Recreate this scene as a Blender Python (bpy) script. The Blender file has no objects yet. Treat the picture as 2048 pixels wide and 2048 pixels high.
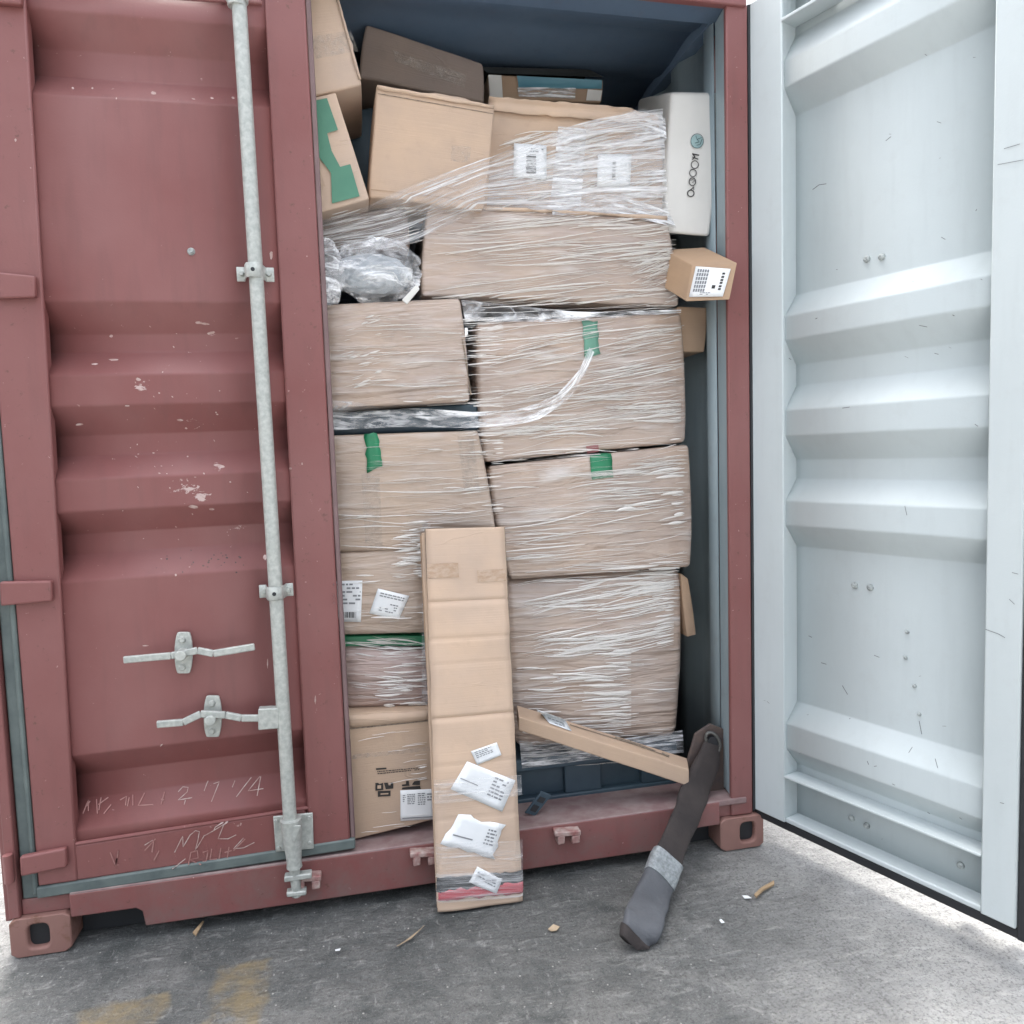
import bpy, bmesh, math, random
import numpy as np
from mathutils import Vector, Matrix, noise
from mathutils.bvhtree import BVHTree
from mathutils.geometry import tessellate_polygon
R = math.radians
random.seed(7); rng = np.random.default_rng(7)
sc = bpy.context.scene

# ---------------------------------------------------------------- camera
CP = np.array([1.0442558, -2.3680132, 1.4315317]); YAW, PITCH, ROLL, F = 0.2081393, 0.0755452, 0.0308905, 1500.1366
def _axes():
    f = np.array([math.sin(YAW)*math.cos(PITCH), math.cos(YAW)*math.cos(PITCH), -math.sin(PITCH)])
    r = np.array([math.cos(YAW), -math.sin(YAW), 0.]); d = np.cross(f, r)
    return math.cos(ROLL)*r+math.sin(ROLL)*d, -math.sin(ROLL)*r+math.cos(ROLL)*d, f
AX, AD, AF = _axes()
cam_d = bpy.data.cameras.new('camera'); cam = bpy.data.objects.new('camera', cam_d); sc.collection.objects.link(cam)
cam_d.sensor_width = 36; cam_d.lens = F/2048*36; cam_d.clip_start = .05; cam_d.clip_end = 600
m = Matrix.Identity(4)
for i in range(3):
    m[i][0] = AX[i]; m[i][1] = -AD[i]; m[i][2] = -AF[i]; m[i][3] = CP[i]
cam.matrix_world = m; sc.camera = cam

# ---------------------------------------------------------------- light
SUN_EL, SUN_AZ = 71, -12            # the sun stands behind the container, a little to its left
w = bpy.data.worlds.new('World'); sc.world = w; w.use_nodes = True
nt = w.node_tree; bg = nt.nodes['Background']
sky = nt.nodes.new('ShaderNodeTexSky'); sky.sky_type = 'NISHITA'; sky.sun_disc = False
sky.sun_elevation = R(SUN_EL); sky.sun_rotation = R(SUN_AZ); sky.air_density = 1.3; sky.dust_density = 6; sky.ozone_density = 1
hs = nt.nodes.new('ShaderNodeHueSaturation'); hs.inputs['Saturation'].default_value = .36; nt.links.new(sky.outputs[0], hs.inputs['Color']); nt.links.new(hs.outputs[0], bg.inputs[0])
# thin overcast: brighter overhead than near the horizon
wtc = nt.nodes.new('ShaderNodeTexCoord'); wsp = nt.nodes.new('ShaderNodeSeparateXYZ'); wmr = nt.nodes.new('ShaderNodeMapRange'); wmx = nt.nodes.new('ShaderNodeVectorMath'); wmx.operation = 'SCALE'
nt.links.new(wtc.outputs['Generated'], wsp.inputs[0]); nt.links.new(wsp.outputs[2], wmr.inputs[0]); wmr.inputs[1].default_value = 0; wmr.inputs[2].default_value = 1; wmr.inputs[3].default_value = .55; wmr.inputs[4].default_value = 1.75
nt.links.new(hs.outputs[0], wmx.inputs[0]); nt.links.new(wmr.outputs[0], wmx.inputs['Scale']); nt.links.new(wmx.outputs[0], bg.inputs[0]); bg.inputs[1].default_value = 0.15
sl = bpy.data.lights.new('sun', 'SUN'); sun = bpy.data.objects.new('sun', sl); sc.collection.objects.link(sun)
sl.energy = 1.1; sl.angle = R(10); sl.color = (1, .97, .92)
to_sun = Vector((math.sin(R(SUN_AZ))*math.cos(R(SUN_EL)), math.cos(R(SUN_AZ))*math.cos(R(SUN_EL)), math.sin(R(SUN_EL))))
sun.rotation_euler = to_sun.to_track_quat('Z', 'Y').to_euler()
sc.view_settings.view_transform = 'Standard'; sc.view_settings.look = 'None'
sc.view_settings.exposure = 1.58; sc.view_settings.gamma = 1
sc.cycles.max_bounces = 10; sc.cycles.diffuse_bounces = 6; sc.cycles.transparent_max_bounces = 16
sc.cycles.use_denoising = True

# ---------------------------------------------------------------- helpers
def ray(x, y):                       # direction from the eye through a point of the reference sheet (1932 wide)
    u = x*1.06004-1024; v = y*1.06004-1024
    return AX*u+AD*v+AF*F
def W(x, y, Y=0.):                   # point at world depth Y
    r = ray(x, y); return CP+r*((Y-CP[1])/r[1])
def WZ(x, y, Z=0.):
    r = ray(x, y); return CP+r*((Z-CP[2])/r[2])
TH = R(111); H0 = np.array([2.425, -.03, 0.]); DS = np.array([-math.cos(TH), -math.sin(TH), 0.]); DN = np.array([DS[1], -DS[0], 0.])
def DL(s, z, t): return H0+DS*s+DN*t+np.array([0, 0, z])     # point of the open door: along it, up, towards its inner side
def DW(x, y, t=0.):
    r = ray(x, y); p0 = H0+DN*t; k = np.dot(DN, p0-CP)/np.dot(DN, r); p = CP+r*k
    return np.dot(p-H0, DS), p[2]

def tag(o, label=None, cat=None, group=None, kind=None):
    if label: o['label'] = label
    if cat: o['category'] = cat
    if group: o['group'] = group
    if kind: o['kind'] = kind
    return o
ORG = {}
def thing(name, loc, label, cat, group=None):
    o = bpy.data.objects.new(name, None); sc.collection.objects.link(o); o.location = Vector([float(v) for v in loc]); o.empty_display_size = .1
    ORG[o.name] = np.array(loc, float); return tag(o, label, cat, group)
def mesh(name, V, Fc, mat, parent=None, uv=None, bevel=0, smooth=35, seg=2):
    org = ORG[parent.name] if parent else (np.array(V).mean(0) if len(V) else np.zeros(3))
    me = bpy.data.meshes.new(name)
    me.from_pydata([tuple(float(c) for c in (np.array(v)-org)) for v in V], [], [tuple(int(i) for i in f) for f in Fc]); me.update()
    if uv is not None:
        l = me.uv_layers.new(name='UVMap'); l.data.foreach_set('uv', np.array(uv, dtype=np.float32).ravel())
    me.materials.append(mat); me.shade_smooth()
    if smooth < 180: me.set_sharp_from_angle(angle=R(smooth))
    o = bpy.data.objects.new(name, me); sc.collection.objects.link(o)
    if parent: o.parent = parent; ORG[o.name] = org
    else: o.location = Vector(org); ORG[o.name] = org
    if bevel:
        b = o.modifiers.new('bevel', 'BEVEL'); b.width = bevel; b.segments = seg; b.limit_method = 'ANGLE'; b.angle_limit = R(12 if smooth == 180 else 30); b.harden_normals = smooth == 180
    return o
class MB:
    def __init__(s): s.V = []; s.F = []
    def add(s, V, Fc):
        n = len(s.V); s.V += [np.array(v, float) for v in V]; s.F += [tuple(i+n for i in f) for f in Fc]; return s
    def hexa(s, p):                  # p: 4 front corners (TL TR BR BL), 4 back corners
        return s.add(p, [(0, 3, 2, 1), (4, 5, 6, 7), (0, 1, 5, 4), (3, 7, 6, 2), (0, 4, 7, 3), (1, 2, 6, 5)])
    def box(s, x0, x1, y0, y1, z0, z1):
        return s.hexa([(x0, y0, z1), (x1, y0, z1), (x1, y0, z0), (x0, y0, z0), (x0, y1, z1), (x1, y1, z1), (x1, y1, z0), (x0, y1, z0)])
    def dbox(s, s0, s1, z0, z1, t0, t1):   # box in the frame of the open door; t1 is its inner face
        return s.hexa([DL(s0, z1, t1), DL(s1, z1, t1), DL(s1, z0, t1), DL(s0, z0, t1), DL(s0, z1, t0), DL(s1, z1, t0), DL(s1, z0, t0), DL(s0, z0, t0)])
    def quad(s, q, Y, th):           # sheet-coordinate quad at depth Y with thickness th
        a = [W(x, y, Y) for x, y in q]; b = [p+np.array([0, th, 0]) for p in a]; return s.hexa(a+b)
    def prism(s, poly, vec):         # planar polygon extruded by vec
        n = len(poly); a = [np.array(p, float) for p in poly]; b = [p+np.array(vec) for p in a]
        return s.add(a+b, [tuple(range(n)), tuple(range(2*n-1, n-1, -1))]+[(i, n+i, n+(i+1) % n, (i+1) % n) for i in range(n)])
    def tube(s, P, rad, n=12, cap=True, flat=None):
        P = [np.array(p, float) for p in P]; rad = rad if hasattr(rad, '__len__') else [rad]*len(P); rings = []; base = len(s.V)
        for i, p in enumerate(P):
            t = P[min(i+1, len(P)-1)]-P[max(i-1, 0)]; t /= np.linalg.norm(t)
            a = np.cross(t, [0, 0, 1.]) if abs(t[2]) < .95 else np.cross(t, [0, 1., 0]); a /= np.linalg.norm(a); b = np.cross(a, t)
            ra, rb = (rad[i], rad[i]) if not hasattr(rad[i], '__len__') else rad[i]
            s.V += [p+a*ra*math.cos(k*2*math.pi/n)+b*rb*math.sin(k*2*math.pi/n) for k in range(n)]
        for i in range(len(P)-1):
            for k in range(n):
                a = base+i*n+k; b = base+i*n+(k+1) % n; s.F.append((a, a+n, b+n, b))
        if cap: s.F.append(tuple(base+k for k in range(n))); s.F.append(tuple(base+(len(P)-1)*n+k for k in reversed(range(n))))
        return s
    def build(s, name, mat, parent=None, **k): return mesh(name, s.V, s.F, mat, parent, **k)
def roundprof(P, r=.0045):                        # rounds the corners of a folded sheet's profile
    P = [np.array(p, float) for p in P]; out = [P[0]]
    for i in range(1, len(P)-1):
        a, b, c = P[i-1], P[i], P[i+1]; u = (a-b)/np.linalg.norm(a-b); v = (c-b)/np.linalg.norm(c-b)
        if abs(np.dot(u, v)) > .999: out.append(b); continue
        p, q = b+u*r, b+v*r; out.append(b+u*r*1.5)
        for t in (0, .25, .5, .75, 1): out.append(p*(1-t)**2+b*2*t*(1-t)+q*t*t)
        out.append(b+v*r*1.5)
    return out+[P[-1]]
def fixn(o):
    bm = bmesh.new(); bm.from_mesh(o.data); bmesh.ops.recalc_face_normals(bm, faces=bm.faces); bm.to_mesh(o.data); bm.free(); return o

# ---------------------------------------------------------------- materials
class N:
    def __init__(s, name):
        s.m = bpy.data.materials.new(name); s.m.use_nodes = True; s.t = s.m.node_tree; s.p = s.t.nodes['Principled BSDF']; s.out = s.t.nodes['Material Output']
        s.tc = s.t.nodes.new('ShaderNodeTexCoord')
    def n(s, ty, **k):
        o = s.t.nodes.new('ShaderNode'+ty)
        for a, b in k.items():
            if a.startswith('i_'):
                key = a[2:]; o.inputs[int(key) if key.isdigit() else key].default_value = b
            else: setattr(o, a, b)
        return o
    def l(s, a, b): s.t.links.new(a, b)
    def map(s, src, scale, rot=(0, 0, 0), loc=(0, 0, 0)):
        o = s.n('Mapping'); s.l(s.tc.outputs[src], o.inputs[0]); o.inputs['Scale'].default_value = scale; o.inputs['Rotation'].default_value = rot; o.inputs['Location'].default_value = loc; return o.outputs[0]
    def noise(s, vec, scale, detail=4, rough=.55, dist=0.):
        o = s.n('TexNoise'); s.l(vec, o.inputs['Vector']); o.inputs['Scale'].default_value = scale; o.inputs['Detail'].default_value = detail; o.inputs['Roughness'].default_value = rough; o.inputs['Distortion'].default_value = dist; return o.outputs['Fac']
    def ramp(s, fac, a, b, inv=False):
        o = s.n('MapRange'); o.clamp = True; s.l(fac, o.inputs[0]); o.inputs[1].default_value = a; o.inputs[2].default_value = b
        if inv: o.inputs[3].default_value = 1; o.inputs[4].default_value = 0
        return o.outputs[0]
    def math(s, op, a, b=None):
        o = s.n('Math', operation=op)
        for i, v in enumerate((a, b)):
            if v is None: continue
            if isinstance(v, (int, float)): o.inputs[i].default_value = v
            else: s.l(v, o.inputs[i])
        return o.outputs[0]
    def mix(s, fac, a, b):
        o = s.n('Mix', data_type='RGBA')
        if isinstance(fac, (int, float)): o.inputs[0].default_value = fac
        else: s.l(fac, o.inputs[0])
        for i, v in ((6, a), (7, b)):
            if isinstance(v, tuple): o.inputs[i].default_value = (*v, 1) if len(v) == 3 else v
            else: s.l(v, o.inputs[i])
        return o.outputs[2]
    def col(s, v):
        if isinstance(v, tuple): s.p.inputs['Base Color'].default_value = (*v, 1)
        else: s.l(v, s.p.inputs['Base Color'])
    def rough(s, v):
        if isinstance(v, (int, float)): s.p.inputs['Roughness'].default_value = v
        else: s.l(v, s.p.inputs['Roughness'])
    def bump(s, h, dist, strength=1., prev=None):
        o = s.n('Bump'); o.inputs['Distance'].default_value = dist; o.inputs['Strength'].default_value = strength; s.l(h, o.inputs['Height'])
        if prev is not None: s.l(prev, o.inputs['Normal'])
        s.l(o.outputs[0], s.p.inputs['Normal']); return o.outputs[0]

def paint(name, base, light, dark, rough=.5, chips=0., rust=0., patches=(), low=0., wave=.0015):
    n = N(name); v = n.tc.outputs['Object']
    c = n.mix(n.ramp(n.noise(v, 1.7, 5), .35, .68), base, light)
    c = n.mix(n.math('MULTIPLY', n.ramp(n.noise(n.map('Object', (9, 9, 1.2)), 3, 5), .52, .75), .35), c, dark)
    if rust: c = n.mix(n.math('MULTIPLY', n.ramp(n.noise(v, 14, 8, .7), .56, .66), rust), c, (.16, .075, .045))
    if chips:
        c = n.mix(n.math('MULTIPLY', n.ramp(n.noise(v, 55, 4, .6), .70, .73), chips), c, (.55, .40, .37))
    sp = n.n('SeparateXYZ'); n.l(v, sp.inputs[0])
    for px, pz, pr, th in patches:                # scraped spots
        dx_ = n.math('SUBTRACT', sp.outputs[0], px); dz_ = n.math('MULTIPLY', n.math('SUBTRACT', sp.outputs[2], pz), 1.5)
        d_ = n.math('SQRT', n.math('ADD', n.math('MULTIPLY', dx_, dx_), n.math('MULTIPLY', dz_, dz_)))
        f = n.math('SUBTRACT', n.noise(n.map('Object', (1, 1, 1.9), (0, .5, 0)), 28, 7, .72, .4), n.math('MULTIPLY', d_, .30/pr))
        c = n.mix(n.ramp(f, th, th+.03), c, (.50, .38, .36))
    if low:                                       # road dirt thrown up on the lowest members
        f = n.math('MULTIPLY', n.ramp(sp.outputs[2], .26, .05), n.ramp(n.noise(v, 11, 6, .7), .38, .68)); c = n.mix(n.math('MULTIPLY', f, low), c, (.17, .125, .115))
        c = n.mix(n.math('MULTIPLY', n.ramp(n.noise(v, 42, 6, .75), .62, .67), .7), c, (.11, .055, .04))
    n.col(c); n.rough(n.math('ADD', n.math('MULTIPLY', n.noise(v, 8, 4), .3), rough-.15))
    n.bump(n.noise(v, 6, 3), wave, .5, n.bump(n.noise(v, 160, 3), .0006, .4))
    return n.m
M = {}
M['red'] = paint('red_container_paint', (.20, .068, .064), (.235, .098, .094), (.16, .068, .064), .50, .5, low=.7)
M['red_panel'] = paint('red_door_panel_paint', (.20, .068, .064), (.235, .098, .094), (.16, .068, .064), .50, .5, patches=[(W(x, y)[0]-1.2, W(x, y)[2], r, t) for x, y, r, t in ((262, 728, .07, .50), (350, 925, .10, .46), (378, 940, .05, .40), (395, 620, .05, .52), (310, 690, .12, .56), (180, 795, .06, .55), (345, 800, .12, .57), (410, 880, .06, .50), (440, 1000, .12, .58))])
M['red_worn'] = paint('worn_red_paint', (.22, .105, .088), (.29, .165, .14), (.14, .09, .07), .65, .6, .9)
M['white'] = paint('pale_grey_paint', (.50, .555, .568), (.53, .588, .60), (.455, .505, .515), .60, 0., .03)
M['inner'] = paint('inner_shaded_paint', (.10, .15, .225), (.125, .18, .255), (.075, .115, .175), .55, 0., .1)  # interior paint darkened and blued to carry shade and veiling glare
M['inner_side'] = paint('inner_side_lit_paint', (.27, .34, .37), (.32, .39, .42), (.20, .26, .30), .5, 0., .1)  # same interior paint, lightened to carry daylight near the opening
def simple(name, c, rough=.5, metal=0., bump=0., bscale=60, c2=None, cs=8):
    n = N(name); v = n.tc.outputs['Object']
    n.col(n.mix(n.ramp(n.noise(v, cs, 5), .35, .65), c, c2 or tuple(x*.75 for x in c))); n.rough(rough); n.p.inputs['Metallic'].default_value = metal
    if bump: n.bump(n.noise(v, bscale, 4), bump, .6)
    return n.m
M['galv'] = simple('galvanised_steel', (.50, .52, .49), .5, .3, .0012, 120, (.37, .39, .37), 70)
M['gasket'] = simple('grey_green_rubber', (.085, .11, .11), .55, 0, .002, 20, (.13, .16, .155), 12)
M['black'] = simple('black_rubber_and_shade', (.022, .024, .028), .6)
M['keeper'] = simple('chipped_keeper_paint', (.24, .09, .085), .6, 0, .003, 60, (.45, .36, .33), 30)
M['rivet'] = simple('painted_rivet', (.24, .26, .26), .5, .2, .001, 300, (.48, .52, .51), 120)
M['grime'] = simple('grimy_plate', (.07, .055, .055), .75, 0, .002, 50, (.12, .085, .07), 20)
M['floor'] = simple('dirty_plywood_floor', (.10, .085, .08), .8, 0, .002, 40)
M['ledge'] = simple('dusty_sill_steel', (.22, .14, .14), .75, 0, .003, 50, (.30, .23, .22), 14)
M['ink'] = simple('black_ink', (.035, .032, .03), .6)
M['ink_grey'] = simple('faded_print_ink', (.24, .25, .27), .6)
M['paper'] = simple('label_paper', (.74, .77, .79), .5, 0, .001, 30, (.80, .81, .82), 5)
M['plastic_white'] = simple('white_carton_board', (.60, .59, .56), .5, 0, .0015, 8, (.66, .65, .62), 4)
M['wood'] = simple('splintered_wood', (.42, .30, .18), .7, 0, .002, 80)
M['leaf'] = simple('dry_leaf', (.45, .35, .24), .7)
M['chalk'] = simple('chalk_mark', (.52, .42, .39), .9, 0, .001, 300, (.36, .22, .20), 60)
M['chalk_faint'] = simple('faint_chalk_mark', (.36, .20, .18), .9, 0, .001, 300, (.30, .14, .13), 60)
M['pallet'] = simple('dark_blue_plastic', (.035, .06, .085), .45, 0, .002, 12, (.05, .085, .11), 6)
M['stone'] = simple('pale_stone', (.5, .48, .45), .8, 0, .004, 30)
M['emblem'] = simple('pale_teal_ink', (.33, .48, .48), .5)
M['teal'] = simple('teal_print', (.05, .17, .23), .5, 0, 0, 60, (.09, .24, .30), 4)
M['green_tape'] = simple('green_tape', (.02, .22, .10), .35, 0, .0012, 50)
M['green_print'] = simple('green_carton_print', (.09, .25, .165), .5, 0, .001, 40, (.07, .21, .14), 6)
M['red_tape'] = simple('red_tape', (.50, .06, .08), .35, 0, .002, 40)
M['black_film'] = simple('black_packing_film', (.02, .022, .022), .25, 0, .004, 30)

def cardboard(name, base, wrap=0., streak=(2.2, 16), rot=.08, soil=.3, grain=1.):
    n = N(name); uvv = n.tc.outputs['UV']; v = n.tc.outputs['Object']
    d = tuple(x*.72 for x in base); g = (base[0]*.78, base[1]*.82, base[2]*.9)
    c = n.mix(n.ramp(n.noise(v, 3.1, 5), .35, .7), base, g)
    c = n.mix(n.math('MULTIPLY', n.ramp(n.noise(v, 22, 6, .65), .56, .72), soil), c, d)
    fl = n.noise(n.map('UV', (1.2, 150, 1)), 1.5, 2)                       # corrugated board: faint flutes telegraph through the liner
    c = n.mix(n.math('MULTIPLY', n.ramp(fl, .35, .7), .10), c, d)
    cr = n.math('ABSOLUTE', n.math('SUBTRACT', n.noise(n.map('UV', (1.1, 6, 1), (0, 0, .06), (random.random()*9, 0, 0)), 1.6, 2, .4, .5), .5))
    crs = n.math('ADD', n.math('MULTIPLY', n.ramp(cr, 0, .012, True), n.ramp(n.noise(v, 5, 2), .55, .7)), n.math('MULTIPLY', n.noise(v, 9, 3), .8))
    if wrap:
        a = n.map('UV', (streak[0], streak[1], 1), (0, 0, rot)); s1 = n.noise(a, 1., 3, .5, 1.2)
        b = n.map('UV', (streak[0]*2.5, streak[1]*2, 1), (0, 0, rot*2.4), (3, 5, 0)); s2 = n.noise(b, 1., 3, .6, .8)
        big = n.ramp(n.noise(v, 4.5, 3), .38, .62)
        fold = n.math('MULTIPLY', n.ramp(s1, .56, .80), n.math('ADD', n.math('MULTIPLY', big, .7), .3))
        haze = n.math('MULTIPLY', n.ramp(s2, .48, .75), .22)
        f = n.math('MINIMUM', n.math('MULTIPLY', n.math('ADD', fold, haze), wrap), .85)
        c = n.mix(.10*wrap, c, (.56, .50, .48))                           # clear film laid over the board veils its colour
        c = n.mix(f, c, (.76, .73, .72)); n.col(c); n.rough(.30)
        n.p.inputs['Coat Weight'].default_value = min(1, .9*wrap+.1); n.p.inputs['Coat Roughness'].default_value = .10
        p = n.bump(s1, .034*wrap, .9, n.bump(s2, .010, .6)); n.l(p, n.p.inputs['Coat Normal'])
    else:
        n.col(c); n.rough(.72); n.bump(crs, .0032*grain, .6, n.bump(fl, .0012, .5, n.bump(n.noise(v, 220, 2), .0005, .4)))
    return n.m
KB = (.54, .388, .276)
M['card'] = cardboard('kraft_cardboard', KB)
M['card_pale'] = cardboard('pale_kraft_cardboard', (.60, .44, .322), soil=.2)
M['card_warm'] = cardboard('warm_brown_cardboard', (.47, .31, .19), soil=.2)
M['card_brown'] = cardboard('brown_kraft_cardboard', (.40, .27, .175), soil=.4)
M['card_dark'] = cardboard('dull_and_shaded_cardboard', (.26, .20, .165), soil=.4)
M['wrap'] = cardboard('film_wrapped_cardboard', (.455, .335, .255), .75)
M['wrap_strong'] = cardboard('tightly_film_wrapped_cardboard', (.445, .33, .255), .8, (1.8, 15), .16)
M['wrap_light'] = cardboard('lightly_film_wrapped_cardboard', (.45, .335, .25), .42, (2.6, 18), .05)
M['wrap_pink'] = cardboard('film_wrapped_pinkish_board', (.42, .29, .245), .8, (2.2, 20), -.12)
M['edge'] = simple('torn_cardboard_edge', (.30, .24, .18), .9, 0, .006, 160, (.17, .13, .10), 120)
def film_mat(name, dens, streak, rot=0., tint=(.92, .93, .95)):
    n = N(name)
    s1 = n.noise(n.map('UV', (streak[0], streak[1], 1), (0, 0, rot)), 1., 5, .65, 1.)
    s2 = n.noise(n.map('UV', (streak[0]*3, streak[1]*2.2, 1), (0, 0, rot*1.5), (9, 2, 0)), 1., 4, .6, .8)
    n.col(tint); n.rough(.14); n.p.inputs['Specular IOR Level'].default_value = .9
    n.bump(s1, .010, .8, n.bump(s2, .004, .7))
    tr = n.n('BsdfTransparent'); mx = n.n('MixShader')
    a = n.math('MINIMUM', n.math('ADD', n.math('MULTIPLY', n.ramp(s1, .48, .68), .75*dens), n.math('ADD', n.math('MULTIPLY', n.ramp(s2, .4, .7), .28*dens), .05)), 1.)
    n.l(a, mx.inputs[0]); n.l(tr.outputs[0], mx.inputs[1]); n.l(n.p.outputs[0], mx.inputs[2]); n.l(mx.outputs[0], n.out.inputs[0])
    return n.m
M['film'] = film_mat('clear_stretch_film', 1.0, (3, 45))
M['film_dense'] = film_mat('bunched_stretch_film', 1.7, (4, 60))
M['film_thin'] = film_mat('thin_stretch_film', .5, (2.5, 55))
M['film_bag'] = film_mat('crumpled_film', 1.1, (7, 26), .3)
def strand():
    n = N('film_fold'); n.col((.95, .92, .885)); n.rough(.12); n.p.inputs['Specular IOR Level'].default_value = .8  # near-white folds; the white also stands in for sky glints on the film
    n.bump(n.noise(n.tc.outputs['Object'], 90, 3), .003, .8)
    tr = n.n('BsdfTransparent'); mx = n.n('MixShader'); mx.inputs[0].default_value = .72
    n.l(tr.outputs[0], mx.inputs[1]); n.l(n.p.outputs[0], mx.inputs[2]); n.l(mx.outputs[0], n.out.inputs[0]); return n.m
M['fold'] = strand()
def tape():
    n = N('clear_packing_tape'); s = n.noise(n.map('Object', (60, 60, 60)), 1, 4, .6)
    n.col((.52, .47, .42)); n.rough(.2); n.bump(s, .004, .8)
    tr = n.n('BsdfTransparent'); mx = n.n('MixShader'); n.l(n.math('ADD', n.math('MULTIPLY', n.ramp(s, .45, .75), .35), .12), mx.inputs[0]); n.l(tr.outputs[0], mx.inputs[1]); n.l(n.p.outputs[0], mx.inputs[2]); n.l(mx.outputs[0], n.out.inputs[0]); return n.m
M['tape'] = tape()
def tape2():
    n = N('brown_packing_tape'); s = n.noise(n.map('Object', (40, 40, 90)), 1, 4, .6)
    n.col(n.mix(n.ramp(s, .4, .7), (.40, .275, .19), (.52, .40, .31))); n.rough(.25); n.bump(s, .003, .6); return n.m
M['tape_brown'] = tape2()

def ground_mat():
    n = N('worn_concrete'); v = n.tc.outputs['Object']
    big = n.noise(v, .9, 6, .6); st = n.noise(n.map('Object', (1, 1, 1), (0, 0, .4)), 3.2, 8, .68, .6)
    sp = n.n('SeparateXYZ'); n.l(v, sp.inputs[0])
    wob = n.math('ADD', n.math('MULTIPLY', n.math('SUBTRACT', st, .5), 1.2), n.math('MULTIPLY', n.math('SUBTRACT', n.noise(v, .8, 3), .5), .8))
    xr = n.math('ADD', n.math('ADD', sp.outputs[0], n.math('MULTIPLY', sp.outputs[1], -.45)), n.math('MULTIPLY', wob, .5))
    lit_mask = n.math('MAXIMUM', n.ramp(xr, 2.05, 2.85), n.ramp(xr, -.25, .12, True))       # painted light: shaded ground before the container, brighter lit ground round it
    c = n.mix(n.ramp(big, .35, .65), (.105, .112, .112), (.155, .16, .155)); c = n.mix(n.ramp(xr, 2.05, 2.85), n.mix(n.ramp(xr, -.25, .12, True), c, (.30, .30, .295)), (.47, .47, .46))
    c = n.mix(n.math('MULTIPLY', n.ramp(st, .50, .62), .6), c, n.mix(lit_mask, (.25, .25, .24), (.56, .56, .54)))
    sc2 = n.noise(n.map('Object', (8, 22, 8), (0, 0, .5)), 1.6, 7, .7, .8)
    c = n.mix(n.math('MULTIPLY', n.ramp(sc2, .56, .66), .7), c, n.mix(lit_mask, (.34, .34, .325), (.60, .59, .57)))
    c = n.mix(n.math('MULTIPLY', n.ramp(n.noise(v, 5, 5, .6, .5), .52, .68), .7), c, n.mix(lit_mask, (.055, .065, .065), (.36, .36, .35)))
    c = n.mix(n.math('MULTIPLY', n.ramp(n.noise(v, 130, 5, .75), .50, .62), .55), c, (.05, .05, .05)); c = n.mix(n.math('MULTIPLY', n.ramp(n.noise(v, 210, 5, .75), .58, .64), .6), c, (.40, .40, .385))
    vo = n.n('TexVoronoi'); n.l(v, vo.inputs['Vector']); vo.inputs['Scale'].default_value = 26
    c = n.mix(n.ramp(vo.outputs['Distance'], .05, .09, True), c, (.48, .47, .45))
    fk = n.noise(n.map('Object', (40, 14, 20), (0, 0, .35)), 1.3, 8, .78, .3); c = n.mix(n.math('MULTIPLY', n.ramp(fk, .57, .66), .45), c, (.46, .46, .45)); c = n.mix(n.math('MULTIPLY', n.ramp(fk, .43, .34), .45), c, (.04, .045, .046))
    # remains of a yellow painted marking
    def band(x0, x1, y0, y1):
        o = None
        for k, (lo, hi) in enumerate(((x0, x1), (y0, y1))):
            j = n.math('ADD', sp.outputs[k], n.math('MULTIPLY', n.math('SUBTRACT', n.noise(v, 9, 4), .5), .10))
            f = n.math('MULTIPLY', n.ramp(j, lo, lo+.02), n.ramp(j, hi-.02, hi, True)); o = f if o is None else n.math('MULTIPLY', o, f)
        return o
    y = n.math('MAXIMUM', band(.60, .76, -2.6, -.17), band(.27, .50, -2.6, -.26))
    c = n.mix(n.math('MULTIPLY', y, n.ramp(n.noise(v, 7, 6, .7), .38, .62)), c, (.27, .215, .125))
    n.col(c); n.rough(n.math('ADD', n.math('MULTIPLY', big, .35), .5))
    n.bump(st, .045, .6, n.bump(sc2, .030, .8, n.bump(n.noise(v, 70, 6, .75), .012, .8)))
    return n.m
def ground():                                     # one sheet to the horizon, finely broken up round the container's end
    xs = np.concatenate([[-150, -40, -12, -5, -2, -1, -.5], np.arange(-.3, 3.3, .0075), [3.6, 4.2, 6, 12, 40, 150]]); ys = np.concatenate([[-150, -40, -12, -6, -4, -3, -2, -1.6], np.arange(-1.25, .30, .0065), [.5, 1, 3, 8, 30, 150]])
    V = []; nx = len(xs)
    for y in ys:
        fy = max(0, min(1, (y+1.3)/.15, (.3-y)/.1))
        for x in xs:
            f = fy*max(0, min(1, (x+.35)/.1, (3.35-x)/.15)); z = 0
            if f > 0:
                z = noise.noise(Vector((x*2.1, y*2.1, 0)))*.35+noise.noise(Vector((x*9+y*4, y*15, 3)))*.32+noise.noise(Vector((x*26+y*10, y*44, 5)))*.20+noise.noise(Vector((x*70, y*80, 8)))*.08
                z = f*(z*.0085-.0035)
            V.append((x, y, min(z, .0012)))
    Fc = [(j*nx+i, j*nx+i+1, (j+1)*nx+i+1, (j+1)*nx+i) for j in range(len(ys)-1) for i in range(nx-1)]
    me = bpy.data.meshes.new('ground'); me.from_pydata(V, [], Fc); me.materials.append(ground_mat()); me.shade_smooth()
    o = bpy.data.objects.new('ground', me); sc.collection.objects.link(o); o['kind'] = 'structure'; return o
g = ground()

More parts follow.
